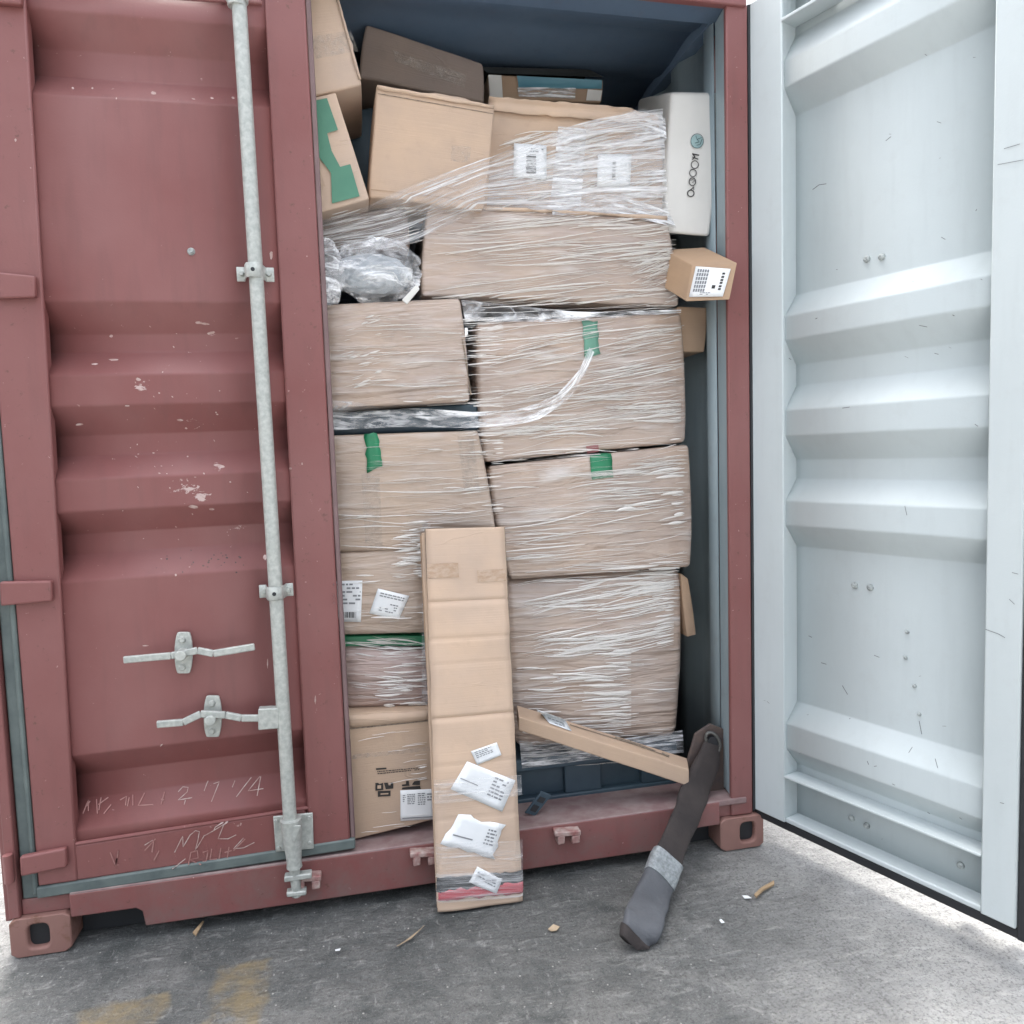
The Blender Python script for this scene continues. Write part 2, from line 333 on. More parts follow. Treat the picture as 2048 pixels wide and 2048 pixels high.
# ================================================================ the container
CON = thing('shipping_container', (1.2, 0, 0), 'red shipping container with right door swung open, packed with cartons', 'shipping container')
XW = 2.40                                        # outer right side
def casting(x0, x1, hx):
    b = bmesh.new(); n = 28; zc, rx, rz = .059, .029, .036
    def ring(y, k=1., r=None):
        out = []
        for i in range(n):
            a = 2*math.pi*i/n; c, s = math.cos(a), math.sin(a); e = .55
            out.append(b.verts.new((hx+rx*k*math.copysign(abs(c)**e, c), y, zc+rz*k*math.copysign(abs(s)**e, s))))
        return out
    def sq(y):
        out = []
        for i in range(n):
            a = 2*math.pi*i/n; c, s = math.cos(a), math.sin(a); k = 1/max(abs(c), abs(s)); cx = (x0+x1)/2
            out.append(b.verts.new((cx+(x1-x0)/2*c*k, y, .059+.059*s*k)))
        return out
    A = sq(0); B = ring(0, 1.12); C = ring(.006); D = ring(.05); E = sq(.178); Fk = ring(.05, .5)
    for P, Q in ((A, B), (B, C), (C, D)):
        for i in range(n): b.faces.new((P[i], P[(i+1) % n], Q[(i+1) % n], Q[i]))
    for i in range(n): b.faces.new((A[i], E[i], E[(i+1) % n], A[(i+1) % n]))
    b.faces.new(E)
    dk = ring(.12, 1.0)
    for i in range(n): b.faces.new((D[i], D[(i+1) % n], dk[(i+1) % n], dk[i]))
    b.faces.new(dk)
    for f in Fk: b.verts.remove(f)
    bmesh.ops.recalc_face_normals(b, faces=b.faces)
    V = [tuple(v.co) for v in b.verts]; b.verts.index_update(); Fc = [[v.index for v in f.verts] for f in b.faces]; b.free()
    o = mesh('corner_casting', V, Fc, M['red_worn'], CON, bevel=.005)
    MB().box(hx-.040, hx+.040, .020, .022, .012, .106).build('casting_hole_shade', M['black'], o)  # black plate stands in for the dark inside of the hole
    return o
casting(0, .164, .076); casting(2.266, 2.434, 2.372)
# sill with fork pockets
zt = .178
poly = [(.165, .100), (.345, .100), (.362, .088), (.368, .04), (2.10, .04), (2.11, .088), (2.128, .100), (2.265, .100), (2.265, .185), (.165, .172)]
mb = MB().prism([(x, 0.002, z) for x, z in poly], (0, .012, 0)); mb.box(.166, 2.264, .014, .18, .10, .165); mb.build('sill', M['red'], CON, bevel=.004)
MB().hexa([(.166, .003, .178), (2.37, .003, .188), (2.37, .003, .166), (.166, .003, .166), (.166, .23, .166), (2.37, .23, .166), (2.37, .23, .150), (.166, .23, .150)]).build('sill_ledge', M['ledge'], CON, bevel=.004)
MB().box(.031, .1655, .02, .10, .1185, .1655).build('sill_end', M['red'], CON, bevel=.003); MB().box(2.2665, 2.39, .02, .10, .1185, .1655).build('sill_end', M['red'], CON, bevel=.003)
MB().box(.03, 2.37, .23, 5.9, .10, .152).build('floor', M['floor'], CON)
for x0, x1 in ((.36, .372), (2.098, 2.11)): pass
MB().box(.0, .05, .18, 5.7, .012, .115).box(2.35, 2.40, .18, 5.7, .012, .115).build('bottom_side_rail', M['red'], CON)
MB().box(.166, .372, .09, .10, .002, .099).build('fork_pocket_shade', M['black'], CON); MB().box(2.10, 2.264, .09, .10, .002, .099).build('fork_pocket_shade', M['black'], CON)  # black panels stand in for the shade inside the pockets
MB().box(.06, 2.34, .30, .34, .004, .099).build('cross_member', M['grime'], CON)  # made tall enough to block daylight leaking in under the floor
# posts
mb = MB().box(0, .030, .006, .12, .118, 2.99); mb.box(.030, .075, .09, .16, .118, 2.99); mb.box(-.02, -.002, .03, .16, .10, 2.99); mb.build('corner_post', M['red'], CON, bevel=.004)
MB().hexa([(2.326, .036, 2.9), (2.39, .036, 2.9), (2.39, .036, .185), (2.322, .036, .185), (2.340, .129, 2.9), (2.39, .129, 2.9), (2.39, .129, .185), (2.336, .129, .185)]).build('post_reveal', M['inner_side'], CON, bevel=.006)
mb = MB().hexa([(2.318, .01, 2.9), (2.398, .01, 2.9), (2.398, .01, .12), (2.312, .01, .12), (2.322, .035, 2.9), (2.398, .035, 2.9), (2.398, .035, .12), (2.318, .035, .12)]); mb.build('corner_post', M['red'], CON, bevel=.006)
MB().box(2.4, 2.409, .012, .03, .13, 2.9).build('post_shadow_strip', M['black'], CON)  # black strip stands in for the gasket's shadow beside the post
MB().box(.03, 2.39, .0, .03, 2.886, 2.99).build('header', M['red'], CON, bevel=.005)
MB().box(.04, 2.38, .031, .14, 2.90, 2.99).build('header_return', M['inner'], CON)
# corrugated walls
def corrug(axis, fixed, depth, a0, a1, b0, b1, name, pitch=.278):
    mt = M['inner_side' if axis == 'side' else 'inner']
    V = []; Fc = []; a = a0; k = 0; pr = []
    while a < a1:
        for da, dd in ((0, 0), (.072, 0), (.140, depth), (.210, depth)):
            if a+da < a1: pr.append((a+da, fixed+dd))
        a += pitch
    for p, q in pr:
        for c in (b0, b1):
            V.append({'side': (q, p, c), 'roof': (c, p, q), 'back': (p, q, c)}[axis])
    for i in range(len(pr)-1): Fc.append((2*i, 2*i+1, 2*i+3, 2*i+2))
    o = mesh(name, V, Fc, mt, CON, smooth=20)
    s = o.modifiers.new('sheet', 'SOLIDIFY'); s.thickness = .003; s.offset = 0; return o
corrug('side', 2.336, .036, .13, 5.95, .12, 2.96, 'side_wall')
corrug('side', .07, -.036, .16, 5.95, .12, 2.96, 'side_wall')
corrug('roof', 2.93, .018, .14, 5.95, .03, 2.378, 'roof', .34)
MB().box(2.326, 2.384, .14, 5.9, 2.905, 2.99).box(.02, .075, .16, 5.9, 2.905, 2.99).build('top_side_rail', M['inner'], CON)
corrug('back', 5.9, .036, .03, 2.39, .12, 2.95, 'end_wall')
MB().box(-.0, .03, .16, 5.95, .12, 2.99).box(2.385, 2.40, .13, 5.95, .12, 2.99).build('outer_side_rail', M['red'], CON)
# right floor-corner gusset with lashing ring
mb = MB().prism([W(x, y, .10) for x, y in ((1300, 1500), (1296, 1440), (1312, 1385), (1340, 1366), (1366, 1376), (1385, 1440), (1392, 1500))], (0, .012, 0)); mb.build('corner_gusset', M['grime'], CON, bevel=.003)
c = W(1345, 1400, .085); ringp = [c+AX*.030*math.cos(a)*.8+np.array([0, 0, 1])*.036*math.sin(a)-AX*.010*math.sin(a) for a in np.linspace(0, 2*math.pi, 25)]
MB().tube(ringp, .006, 8, False).build('lashing_ring', simple('dull_ring_steel', (.16, .16, .15), .45, .5, .001, 80), CON)
MB().tube([c+np.array([0, .012, 0]), c-np.array([0, .004, 0])], .022, 16).build('ring_boss', M['black'], CON)

# ---- closed left door
ZT = 2.95
YF = .010                                        # outer face of its frame
LD = fixn(mesh('door', *(lambda b: (b.V, b.F))(MB()
    .hexa([(.082, YF, ZT), (.232, YF, ZT), (.190, YF, .205), (.082, YF, .205), (.082, .05, ZT), (.232, .05, ZT), (.190, .05, .205), (.082, .05, .205)])
    .hexa([W(499, 0, YF)+np.array([0, 0, .3]), (.972, YF, ZT+.06), (.985, YF, .222), W(583, 1600, YF)-np.array([0, 0, .02])] + [W(499, 0, YF)+np.array([0, .04, .3]), (.972, .05, ZT+.06), (.985, .05, .222), W(583, 1600, YF)+np.array([0, .04, -.02])])
    .hexa([(.185, YF+.002, .315), (.85, YF+.002, .340), (.87, YF+.002, .2155), (.185, YF+.002, .2055), (.185, .048, .315), (.85, .048, .340), (.87, .048, .2155), (.185, .048, .2055)])
    .hexa([(.20, YF+.002, ZT), (.85, YF+.002, ZT), (.85, YF+.002, 2.765), (.20, YF+.002, 2.745), (.20, .048, ZT), (.85, .048, ZT), (.85, .048, 2.765), (.20, .048, 2.745)])
    ), M['red'], CON, bevel=.006)); LD['label'] = 'closed red door with horizontal corrugations and galvanised lock rod'
prof = []
outp = YF+.010; recp = YF+.062
for y, d in ((1600, 0), (1572, 0), (1524, 1), (1476, 1), (1428, 0), (1100, 0), (1052, 1), (1012, 1), (966, 0), (907, 0), (862, 1), (822, 1), (766, 0), (709, 0), (662, 1), (626, 1), (568, 0), (180, 0), (130, 1), (76, 1), (20, 0), (-40, 0)):
    prof.append((W(115, y, outp)[2], recp if d else outp))
V = []
prof = roundprof(prof)
for z, y in prof:
    f = (z-.3)/2.4; tilt = .022*(1-f)             # the bottom ribs rise a little to the right, as in the pressed panel
    V += [(.175, y, z), (.88, y, z+tilt*.6)]
pan = mesh('corrugated_panel', V, [(2*i, 2*i+1, 2*i+3, 2*i+2) for i in range(len(prof)-1)], M['red_panel'], LD, smooth=180)
fixn(pan)
sm = pan.modifiers.new('sheet', 'SOLIDIFY'); sm.thickness = .002
mb = MB().tube([(.19, YF+.006, .318), (.87, YF+.006, .342)], .006, 8); mb.build('lower_lip', M['red'], LD)
mb = MB().tube([(.20, YF+.006, 2.747), (.85, YF+.006, 2.767)], .006, 8); mb.build('upper_lip', M['red'], LD)
# gasket
def hx(p0, p1, y0, y1, wz):                      # horizontal strip between two end points
    return [(p0[0], y0, p0[1]+wz), (p1[0], y0, p1[1]+wz), (p1[0], y0, p1[1]), (p0[0], y0, p0[1]), (p0[0], y1, p0[1]+wz), (p1[0], y1, p1[1]+wz), (p1[0], y1, p1[1]), (p0[0], y1, p0[1])]
mb = MB().hexa(hx((.078, .170), (1.000, .192), .004, .045, .034)).hexa([(.034, .022, ZT), (.080, .022, ZT), (.080, .022, .165), (.034, .022, .165), (.034, .09, ZT), (.080, .09, ZT), (.080, .09, .165), (.034, .09, .165)])
mb.box(.066, .081, .008, .03, .18, ZT)
mb.build('door_gasket', M['gasket'], LD, bevel=.005)
MB().hexa([(.9735, .014, ZT), (.988, .014, ZT), (1.001, .014, .225), (.9865, .014, .225), (.9735, .06, ZT), (.988, .06, ZT), (1.001, .06, .225), (.9865, .06, .225)]).build('edge_seal', simple('dusty_mauve_rubber', (.20, .13, .13), .7), LD, bevel=.003)
# hinges
for q in (((-12, 512), (66, 520), (66, 561), (-12, 563)), ((-2, 1098), (96, 1096), (98, 1135), (0, 1144)), ((36, 1618), (123, 1601), (126, 1637), (38, 1655)), ((-20, -20), (40, -14), (40, 8), (-20, 3))):
    mb = MB().quad(q, -.012, .021); mb.build('hinge', M['red'], LD, bevel=.006, seg=3)
    x = .016; z0 = W(20, q[3][1], 0)[2]; z1 = W(20, q[0][1], 0)[2]
    MB().tube([(x, -.006, z0-.012), (x, -.006, z1+.012)], .013, 14).build('hinge_pin', M['red'], LD)
# lock rod
YR = -.036
ra = W(447, -60, YR); rb = W(549, 1575, YR)
MB().tube([ra, rb], .0205, 20).build('lock_rod', M['galv'], LD)
def rod_bracket(x, y, wd, ht):
    cx = W(x, y, YR); X = cx[0]; Z = cx[2]; P = []
    for dx, yy in ((-wd, .002), (-.030, .002), (-.024, YR+.004), (-.019, YR-.016), (-.008, YR-.025), (.008, YR-.025), (.019, YR-.016), (.024, YR+.004), (.030, .002), (wd, .002)): P.append((X+dx, yy))
    V = []; n = len(P)
    for dx, yy in P: V += [(dx, yy, Z-ht), (dx, yy, Z+ht)]
    o = mesh('rod_bracket', V, [(2*i, 2*i+1, 2*i+3, 2*i+2) for i in range(n-1)], M['galv'], LD); s = o.modifiers.new('t', 'SOLIDIFY'); s.thickness = .004; s.offset = 0
    b = o.modifiers.new('b', 'BEVEL'); b.width = .0015
    for dx in (-wd+.014, wd-.014): MB().tube([(X+dx, 0.004, Z), (X+dx, -.012, Z)], [.009, .006], 12).build('bracket_bolt', M['galv'], LD)
    MB().tube([(X, YR-.0262, Z), (X, YR-.0275, Z)], .006, 14).build('bracket_hole_shade', M['black'], LD)  # solid black disc painted as the shade inside a hole
rod_bracket(479, 512, .053, .021); rod_bracket(519, 1118, .050, .020)
MB().tube([W(447, -8, YR), W(447, 4, YR)], .031, 18).tube([W(447, -20, YR), W(447, 14, YR)], .026, 18).build('rod_collar', M['galv'], LD, bevel=.003)
# lower guide plate and cam
gp = MB().quad([(515, 1541), (590, 1534), (592, 1602), (520, 1608)], -.006, .008); gp.build('guide_plate', M['galv'], LD, bevel=.003)
for bx, by in ((583, 1543), (584, 1590), (521, 1549), (526, 1600)): p = W(bx, by, -.006); MB().tube([p, p-np.array([0, .006, 0])], [.007, .005], 12).build('plate_bolt', M['galv'], LD)
a = W(549, 1545, YR-.004); b_ = W(556, 1640, YR-.004)
MB().tube([a, a+(b_-a)*.25, a+(b_-a)*.85, a+(b_-a)*.95], [.032, .030, .022, .024], 18).build('rod_guide', M['galv'], LD)
MB().prism([W(x, y, YR-.034) for x, y in ((541, 1560), (568, 1557), (556, 1592))], (0, .004, 0)).build('guide_cap', M['galv'], LD, bevel=.002)
MB().tube([W(555, 1632, YR), W(560, 1690, YR)], [.017, .014], 14).build('rod_end', M['galv'], LD)
MB().quad([(536, 1655), (588, 1648), (588, 1658), (536, 1666)], YR-.016, .03).quad([(540, 1685), (578, 1681), (578, 1690), (541, 1694)], YR-.016, .03).build('cam', M['galv'], LD, bevel=.004)
for q in [[(585, 1648), (592, 1646), (592, 1680), (585, 1684)], [(574, 1655), (590, 1653), (590, 1675), (574, 1677)]]: pass
def keeper(x, y, s=1., m='keeper'):
    def q(a, b, c, d): return [(x+a*s, y+b*s), (x+c*s, y+b*s-3), (x+c*s, y+d*s-3), (x+a*s, y+d*s)]
    mb = MB().quad(q(-26, -12, 26, -2), -.034, .038).quad(q(-20, -4, -6, 14), -.034, .038).quad(q(8, -4, 24, 12), -.034, .038); mb.build('rod_keeper', M[m], CON, bevel=.004)
keeper(580, 1668); keeper(800, 1622); keeper(1072, 1582, .95)
# handles
def bar(P, w_, t_, name, parent):
    mb = MB()
    for i in range(len(P)-1):
        (x0, y0, d0), (x1, y1, d1) = P[i], P[i+1]; v = np.array([x1-x0, y1-y0]); v = v/np.linalg.norm(v); nx, ny = -v[1]*w_/2, v[0]*w_/2
        a = [W(x0-nx, y0-ny, d0), W(x1-nx, y1-ny, d1), W(x1+nx, y1+ny, d1), W(x0+nx, y0+ny, d0)]
        mb.hexa(a+[p+np.array([0, t_, 0]) for p in a])
    return mb.build(name, M['galv'], parent, bevel=.003)
def oval(cx, cy, rx, ry, Y, th, name, lean=0):
    P = []
    for i in range(28):
        a = 2*math.pi*i/28; c, s = math.cos(a), math.sin(a); yy = ry*math.copysign(min(1, abs(s)*1.25)**.9, s); P.append(W(cx+rx*math.copysign(min(1, abs(c)**.8), c)*(1 if abs(s) < .8 else .8)+lean*yy, cy+yy, Y))
    return P
for cx, cy, A in ((346, 1232, [(232, 1246, -.045), (322, 1238, -.045), (334, 1236, -.04), (372, 1228, -.045), (402, 1234, -.052), (480, 1221, -.055)]), (401, 1352, [(295, 1368, -.045), (345, 1364, -.045), (378, 1348, -.04), (425, 1350, -.04), (455, 1356, -.045), (500, 1356, -.048)])):
    h = bar(A, 13, .012, 'door_handle', LD)
    mb = MB().prism(oval(cx, cy, 17, 39, -.006, 0, ''), (0, .010, 0)); mb.build('handle_bracket', M['galv'], LD, bevel=.002)
    for dy in (-26, 26): p = W(cx-1, cy+dy, 0); MB().tube([p-np.array([0, .004, 0]), p-np.array([0, .014, 0])], [.012, .007], 14).build('bracket_rivet', M['galv'], LD)
    p = W(cx+1, cy-2, 0); MB().tube([p-np.array([0, .0, 0]), p-np.array([0, .052, 0])], .016, 16).build('handle_hub', M['galv'], LD, bevel=.003)
MB().quad([(487, 1338), (525, 1336), (527, 1375), (487, 1378)], -.052, .03).build('handle_clasp', M['galv'], LD, bevel=.003)
p = W(361, 475, .02); MB().tube([p, p-np.array([0, .010, 0])], [.012, .008], 16).tube([p-np.array([0, .009, 0]), p-np.array([0, .014, 0])], .005, 12).build('rivet', M['rivet'], LD)

# ---- open right door (hinged on the right post, swung past ninety degrees)
RD_parts = MB()
s_in, _ = DW(1473, 800); _, zb = DW(1421, 1533); sE = .805; zt_ = DW(1424, 12)[1]
s_far = DW(1868, 560)[0]
print('DOOR', s_in, zb, zt_, s_far, DW(1922, 1765), DW(1846, 1600))
s_in = .078; zb = .133; zt_ = 2.905; s_far = .712; s_out = .80
RD = fixn(mesh('door', *(lambda b: (b.V, b.F))(MB()
    .dbox(-.058, s_in, zb, zt_, -.086, 0).dbox(s_far, s_out, zb, zt_, -.086, 0)
    .dbox(s_in, s_far, zb, .150, -.086, -.006).dbox(s_in, s_far, zt_-.02, zt_, -.086, -.006)), M['white'], CON, bevel=.004)); RD['label'] = 'open pale grey door seen from its inner side, with pressed ribs'
zz = lambda y: DW(1478, y, -.012)[1]
RP = []
base, top = -.072, -.014
for z, d in ((.150, 0), (zz(1446)+.002, 0), (zz(1409), 1), (zz(1363), 1), (zz(1328), 0), (zz(1032), 0), (zz(990), 1), (zz(945), 1), (zz(905), 0), (zz(868), 0), (zz(822), 1), (zz(775), 1), (zz(728), 0), (zz(688), 0), (zz(642), 1), (zz(598), 1), (zz(555), 0), (zz(213), 0), (zz(166), 1), (zz(118), 1), (zz(60), 0), (zt_-.02, 0)):
    RP.append((z, top if d else base))
V = []
RP = roundprof(RP)
for z, t in RP:
    k = .075*(z-1.2)/1.3 if z > 1.2 else .03*(z-1.2)       # the panel's ribs fall slightly towards the free edge
    k = 0
    V += [DL(s_in-.005, z, t), DL(s_far+.005, z-k, t)]
rp = fixn(mesh('corrugated_panel', V, [(2*i, 2*i+1, 2*i+3, 2*i+2) for i in range(len(RP)-1)], M['white'], RD, smooth=180))
s2 = rp.modifiers.new('sheet', 'SOLIDIFY'); s2.thickness = .002
zl = DW(1478, 1463, -.002)[1]
MB().dbox(s_in, s_far, zl-.006, zl+.002, -.07, .002).build('rail_lip', M['white'], RD, bevel=.002)
zu = DW(1478, 38, -.002)[1]
MB().dbox(s_in, s_far, zu-.004, zu+.006, -.07, .004).build('rail_lip', M['white'], RD, bevel=.002)
MB().dbox(-.058, s_out+.03, zb-.030, zb-.001, -.094, -.010).dbox(s_out+.001, s_out+.05, zb-.03, zt_, -.094, -.006).dbox(-.068, -.059, zb-.02, zt_-.01, -.05, -.004).build('door_gasket', M['black'], RD, bevel=.004)
RDR = [(1637, 489), (1665, 485), (1614, 1104), (1643, 1108), (1713, 1192), (1710, 1240), (1727, 1294), (1736, 1347)]
LOW = [(1608, 1543), (1637, 1557), (1607, 1586), (1636, 1600), (1814, 1632), (1814, 1688), (1765, 1668)]
for i, (x, y) in enumerate(RDR+LOW):
    t = -.072; s, z = DW(x, y, t); r = .011 if i in (0, 1, 2, 3, 8, 9, 10, 11, 12, 13) else .006
    c0 = DL(s, z, t); MB().tube([c0, c0+DN*.008, c0+DN*.012], [r, r*.9, r*.4], 12).build('rivet', M['rivet'], RD)
for s_ in (DW(1777, 1600)[0], DW(1870, 1640)[0]):
    MB().tube([DL(s_, zb+.3, -.125), DL(s_, zb-.04, -.125)], .017, 12).dbox(s_-.03, s_+.03, zb-.055, zb-.035, -.15, -.10).build('lock_rod', M['keeper'], RD, bevel=.003)
for z in (.35, 1.0, 1.7, 2.4):
    MB().dbox(-.10, .05, z-.03, z+.03, -.10, -.0865).build('hinge', M['red'], RD, bevel=.004)

# ================================================================ cargo
BV = {}
def rc(name, C8, r, mat, parent, bulge=.0, amp=.002, n=8, fr=6., seed=0):
    C8 = [np.array(c, float) for c in C8]; L = np.linalg.norm(C8[1]-C8[0]); Hh = np.linalg.norm(C8[0]-C8[3]); D = np.linalg.norm(C8[4]-C8[0])
    r = min(r, L*.4, Hh*.4, D*.4)
    def ax(T): return [0, r*.3, r*.65, r]+list(np.linspace(r, T-r, n+1)[1:-1])+[T-r, T-r*.65, T-r*.3, T]
    A = [ax(L), ax(Hh), ax(D)]; idx = {}; V = []; Fc = []; UV = []
    def vert(i, j, k):
        if (i, j, k) in idx: return idx[(i, j, k)]
        p = np.array([A[0][i], A[1][j], A[2][k]]); q = np.clip(p, r, np.array([L, Hh, D])-r); d = p-q; l = np.linalg.norm(d)
        if l > 1e-9: p = q+d*r/l
        u, v, w_ = p[0]/L, p[1]/Hh, p[2]/D
        f = (C8[0]*(1-u)+C8[1]*u)*v+(C8[3]*(1-u)+C8[2]*u)*(1-v); b = (C8[4]*(1-u)+C8[5]*u)*v+(C8[7]*(1-u)+C8[6]*u)*(1-v)
        X = f*(1-w_)+b*w_; nn = noise.noise_vector(Vector(X*fr)+Vector((seed, 0, 0)))
        X = X+np.array(nn)*amp
        if bulge: X = X+np.array([0, -1, 0])*bulge*16*u*(1-u)*v*(1-v)*(1-w_)**2 + np.array([1., 0, 0])*(bulge*.7*(2*u-1)*4*v*(1-v))
        idx[(i, j, k)] = len(V); V.append(X); return idx[(i, j, k)]
    nx, ny, nz = len(A[0]), len(A[1]), len(A[2])
    def side(fix, val, a, b, flip):
        for i in range(len(A[a])-1):
            for j in range(len(A[b])-1):
                q = []
                for di, dj in ((0, 0), (1, 0), (1, 1), (0, 1)):
                    ijk = [0, 0, 0]; ijk[fix] = val; ijk[a] = i+di; ijk[b] = j+dj; q.append((vert(*ijk), (A[a][i+di]+seed*.37, A[b][j+dj]+seed*.21)))
                if flip: q = q[::-1]
                Fc.append([t[0] for t in q]); UV.extend([t[1] for t in q])
    side(2, 0, 0, 1, False); side(2, nz-1, 0, 1, True); side(0, 0, 2, 1, True); side(0, nx-1, 2, 1, False); side(1, 0, 0, 2, True); side(1, ny-1, 0, 2, False)
    o = mesh(name, V, Fc, mat, parent, uv=UV, smooth=60)
    BV[o.name] = BVHTree.FromPolygons([Vector(v) for v in V], [list(f) for f in Fc]); return o
def hit(bvh, x, y, off=.0015, far=None, Yd=None):
    r = ray(x, y); r = r/np.linalg.norm(r); loc, nor, _, dist = bvh.ray_cast(Vector(CP), Vector(r))
    if loc is None or (far is not None and loc[1] > far):
        return W(x, y, far if far is not None else (Yd or 0))
    n = np.array(nor); n = n if np.dot(n, r) < 0 else -n
    return np.array(loc)+n*off
def carton(label, q, Y, depth, mat='card', r=.006, cat='cardboard box', name='carton', bulge=.004, amp=.0022, dv=None, group=None, seed=None, Ys=None, n=8):
    Ys = Ys or [Y]*4; f = [W(x, y, yy) for (x, y), yy in zip(q, Ys)]; dv = np.array(dv if dv is not None else (0, 1, 0), float)*depth
    b = [p+dv for p in f]; base = (f[2]+f[3]+b[2]+b[3])/4
    t = thing(name, base, label, cat, group); body = rc('box_body', f+b, r, M[mat], t, bulge, amp, seed=seed if seed is not None else random.random()*20, n=n)
    return t, body
def decal(name, q, body, mat, parent, off=.002, n=(8, 8), th=.0, warp=0):
    bvh = BV[body.name] if not isinstance(body, BVHTree) else body; V = []; Fc = []; UV = []
    q = [np.array(p, float) for p in q]
    for j in range(n[1]+1):
        for i in range(n[0]+1):
            u, v = i/n[0], j/n[1]; p = (q[0]*(1-u)+q[1]*u)*(1-v)+(q[3]*(1-u)+q[2]*u)*v
            if warp: p = p+np.array([warp*noise.noise(Vector((p[0]*.08, p[1]*.08, 3))), warp*noise.noise(Vector((p[0]*.08, p[1]*.08, 9)))])*(1 if (j in (0, n[1]) or i in (0, n[0])) else 0)
            loc = bvh.ray_cast(Vector(CP), Vector(ray(p[0], p[1])).normalized())[0]; V.append(hit(bvh, p[0], p[1], off) if loc is not None else (p[0], p[1]))
    ys = sorted(v[1] for v in V if len(v) == 3); ym = (ys[len(ys)//4] if ys else ORG[parent.name][1])-off
    V = [v if len(v) == 3 else W(v[0], v[1], ym) for v in V]
    L = np.linalg.norm(V[n[0]]-V[0]); Hh = np.linalg.norm(V[-1]-V[n[0]]); w1 = n[0]+1
    for j in range(n[1]):
        for i in range(n[0]):
            Fc.append((j*w1+i, (j+1)*w1+i, (j+1)*w1+i+1, j*w1+i+1))
            UV += [(i/n[0]*L, 1-j/n[1]*Hh), (i/n[0]*L, 1-(j+1)/n[1]*Hh), ((i+1)/n[0]*L, 1-(j+1)/n[1]*Hh), ((i+1)/n[0]*L, 1-j/n[1]*Hh)]
    o = mesh(name, V, Fc, M[mat] if isinstance(mat, str) else mat, parent, uv=UV, smooth=180)
    if th: s = o.modifiers.new('t', 'SOLIDIFY'); s.thickness = th; s.offset = 1
    return o
def qmap(q, u, v): q = [np.array(p, float) for p in q]; return (q[0]*(1-u)+q[1]*u)*(1-v)+(q[3]*(1-u)+q[2]*u)*v
def marks(name, q, rects, bvh, mat, parent, off=.0032):      # printed blocks given in the unit square of a quad
    mb = MB()
    for u0, v0, u1, v1 in rects:
        a = [qmap(q, *p) for p in ((u0, v0), (u1, v0), (u1, v1), (u0, v1))]; mb.add([hit(bvh, p[0], p[1], off) for p in a], [(0, 3, 2, 1)])
    return mb.build(name, M[mat], parent)
def lines(rows, x0, x1, y0, y1, dens=.7, k=8):
    out = []
    for i in range(rows):
        v = y0+(y1-y0)*(i+.2)/rows; h = (y1-y0)/rows*.45; u = x0
        while u < x1-.02:
            w_ = random.uniform(.3, 1)*(x1-x0)/k
            if random.random() < dens: out.append((u, v, min(u+w_, x1), v+h))
            u += w_+.18*(x1-x0)/k
    return out
def bars(x0, x1, y0, y1, n=16, vertical=True):
    out = []; p = 0
    for i in range(n):
        a = i/n; b = a+random.choice((.25, .5, .75))/n
        out.append((x0+(x1-x0)*a, y0, x0+(x1-x0)*b, y1) if vertical else (x0, y0+(y1-y0)*a, x1, y0+(y1-y0)*b))
    return out
def sheet(q, body, parent, rects=None, dark=None, off=.003, warp=0):
    s = decal('shipping_label', q, body, 'paper', parent, off, (6, 6), .0004, warp)
    bvh = BV[body.name] if not isinstance(body, BVHTree) else body
    if rects: marks('print', q, rects, bvh, 'ink_grey', s, off+.0015)
    if dark: marks('barcode', q, dark, bvh, 'ink', s, off+.0015)
    return s
def poly_decal(name, pts, body, mat, parent, off=.003):
    P = [hit(BV[body.name], x, y, off) for x, y in pts]; tri = tessellate_polygon([[Vector((x, y, 0)) for x, y in pts]])
    return mesh(name, P, tri, M[mat], parent)
def stroke(mb, pts, wpx, bvh, off=.002, closed=False, far=None, Yd=None, taper=False):
    P = []
    for i in range(len(pts)-1):
        a, b = np.array(pts[i], float), np.array(pts[i+1], float); k = max(1, int(np.linalg.norm(b-a)/6))
        P += [a+(b-a)*j/k for j in range(k)]
    P.append(np.array(pts[-1], float)); n = len(P); V = []
    for i, p in enumerate(P):
        t = P[min(i+1, n-1)]-P[max(i-1, 0)]; t = t/(np.linalg.norm(t)+1e-9); nn = np.array([-t[1], t[0]]); w_ = wpx/2*(math.sin(math.pi*(i+.5)/n)**.6 if taper else 1)
        for s_ in (-1, 1): V.append(hit(bvh, *(p+nn*w_*s_), off, far, Yd))
    mb.add(V, [(2*i, 2*i+1, 2*i+3, 2*i+2) for i in range(n-1)])
ell = lambda cx, cy, rx, ry, k=16, a0=0, a1=2*math.pi: [(cx+rx*math.cos(a), cy+ry*math.sin(a)) for a in np.linspace(a0, a1, k)]

GB = 'cartons stacked inside the container'
YL, YRt = .12, .22                              # depth of the left and right pallet loads
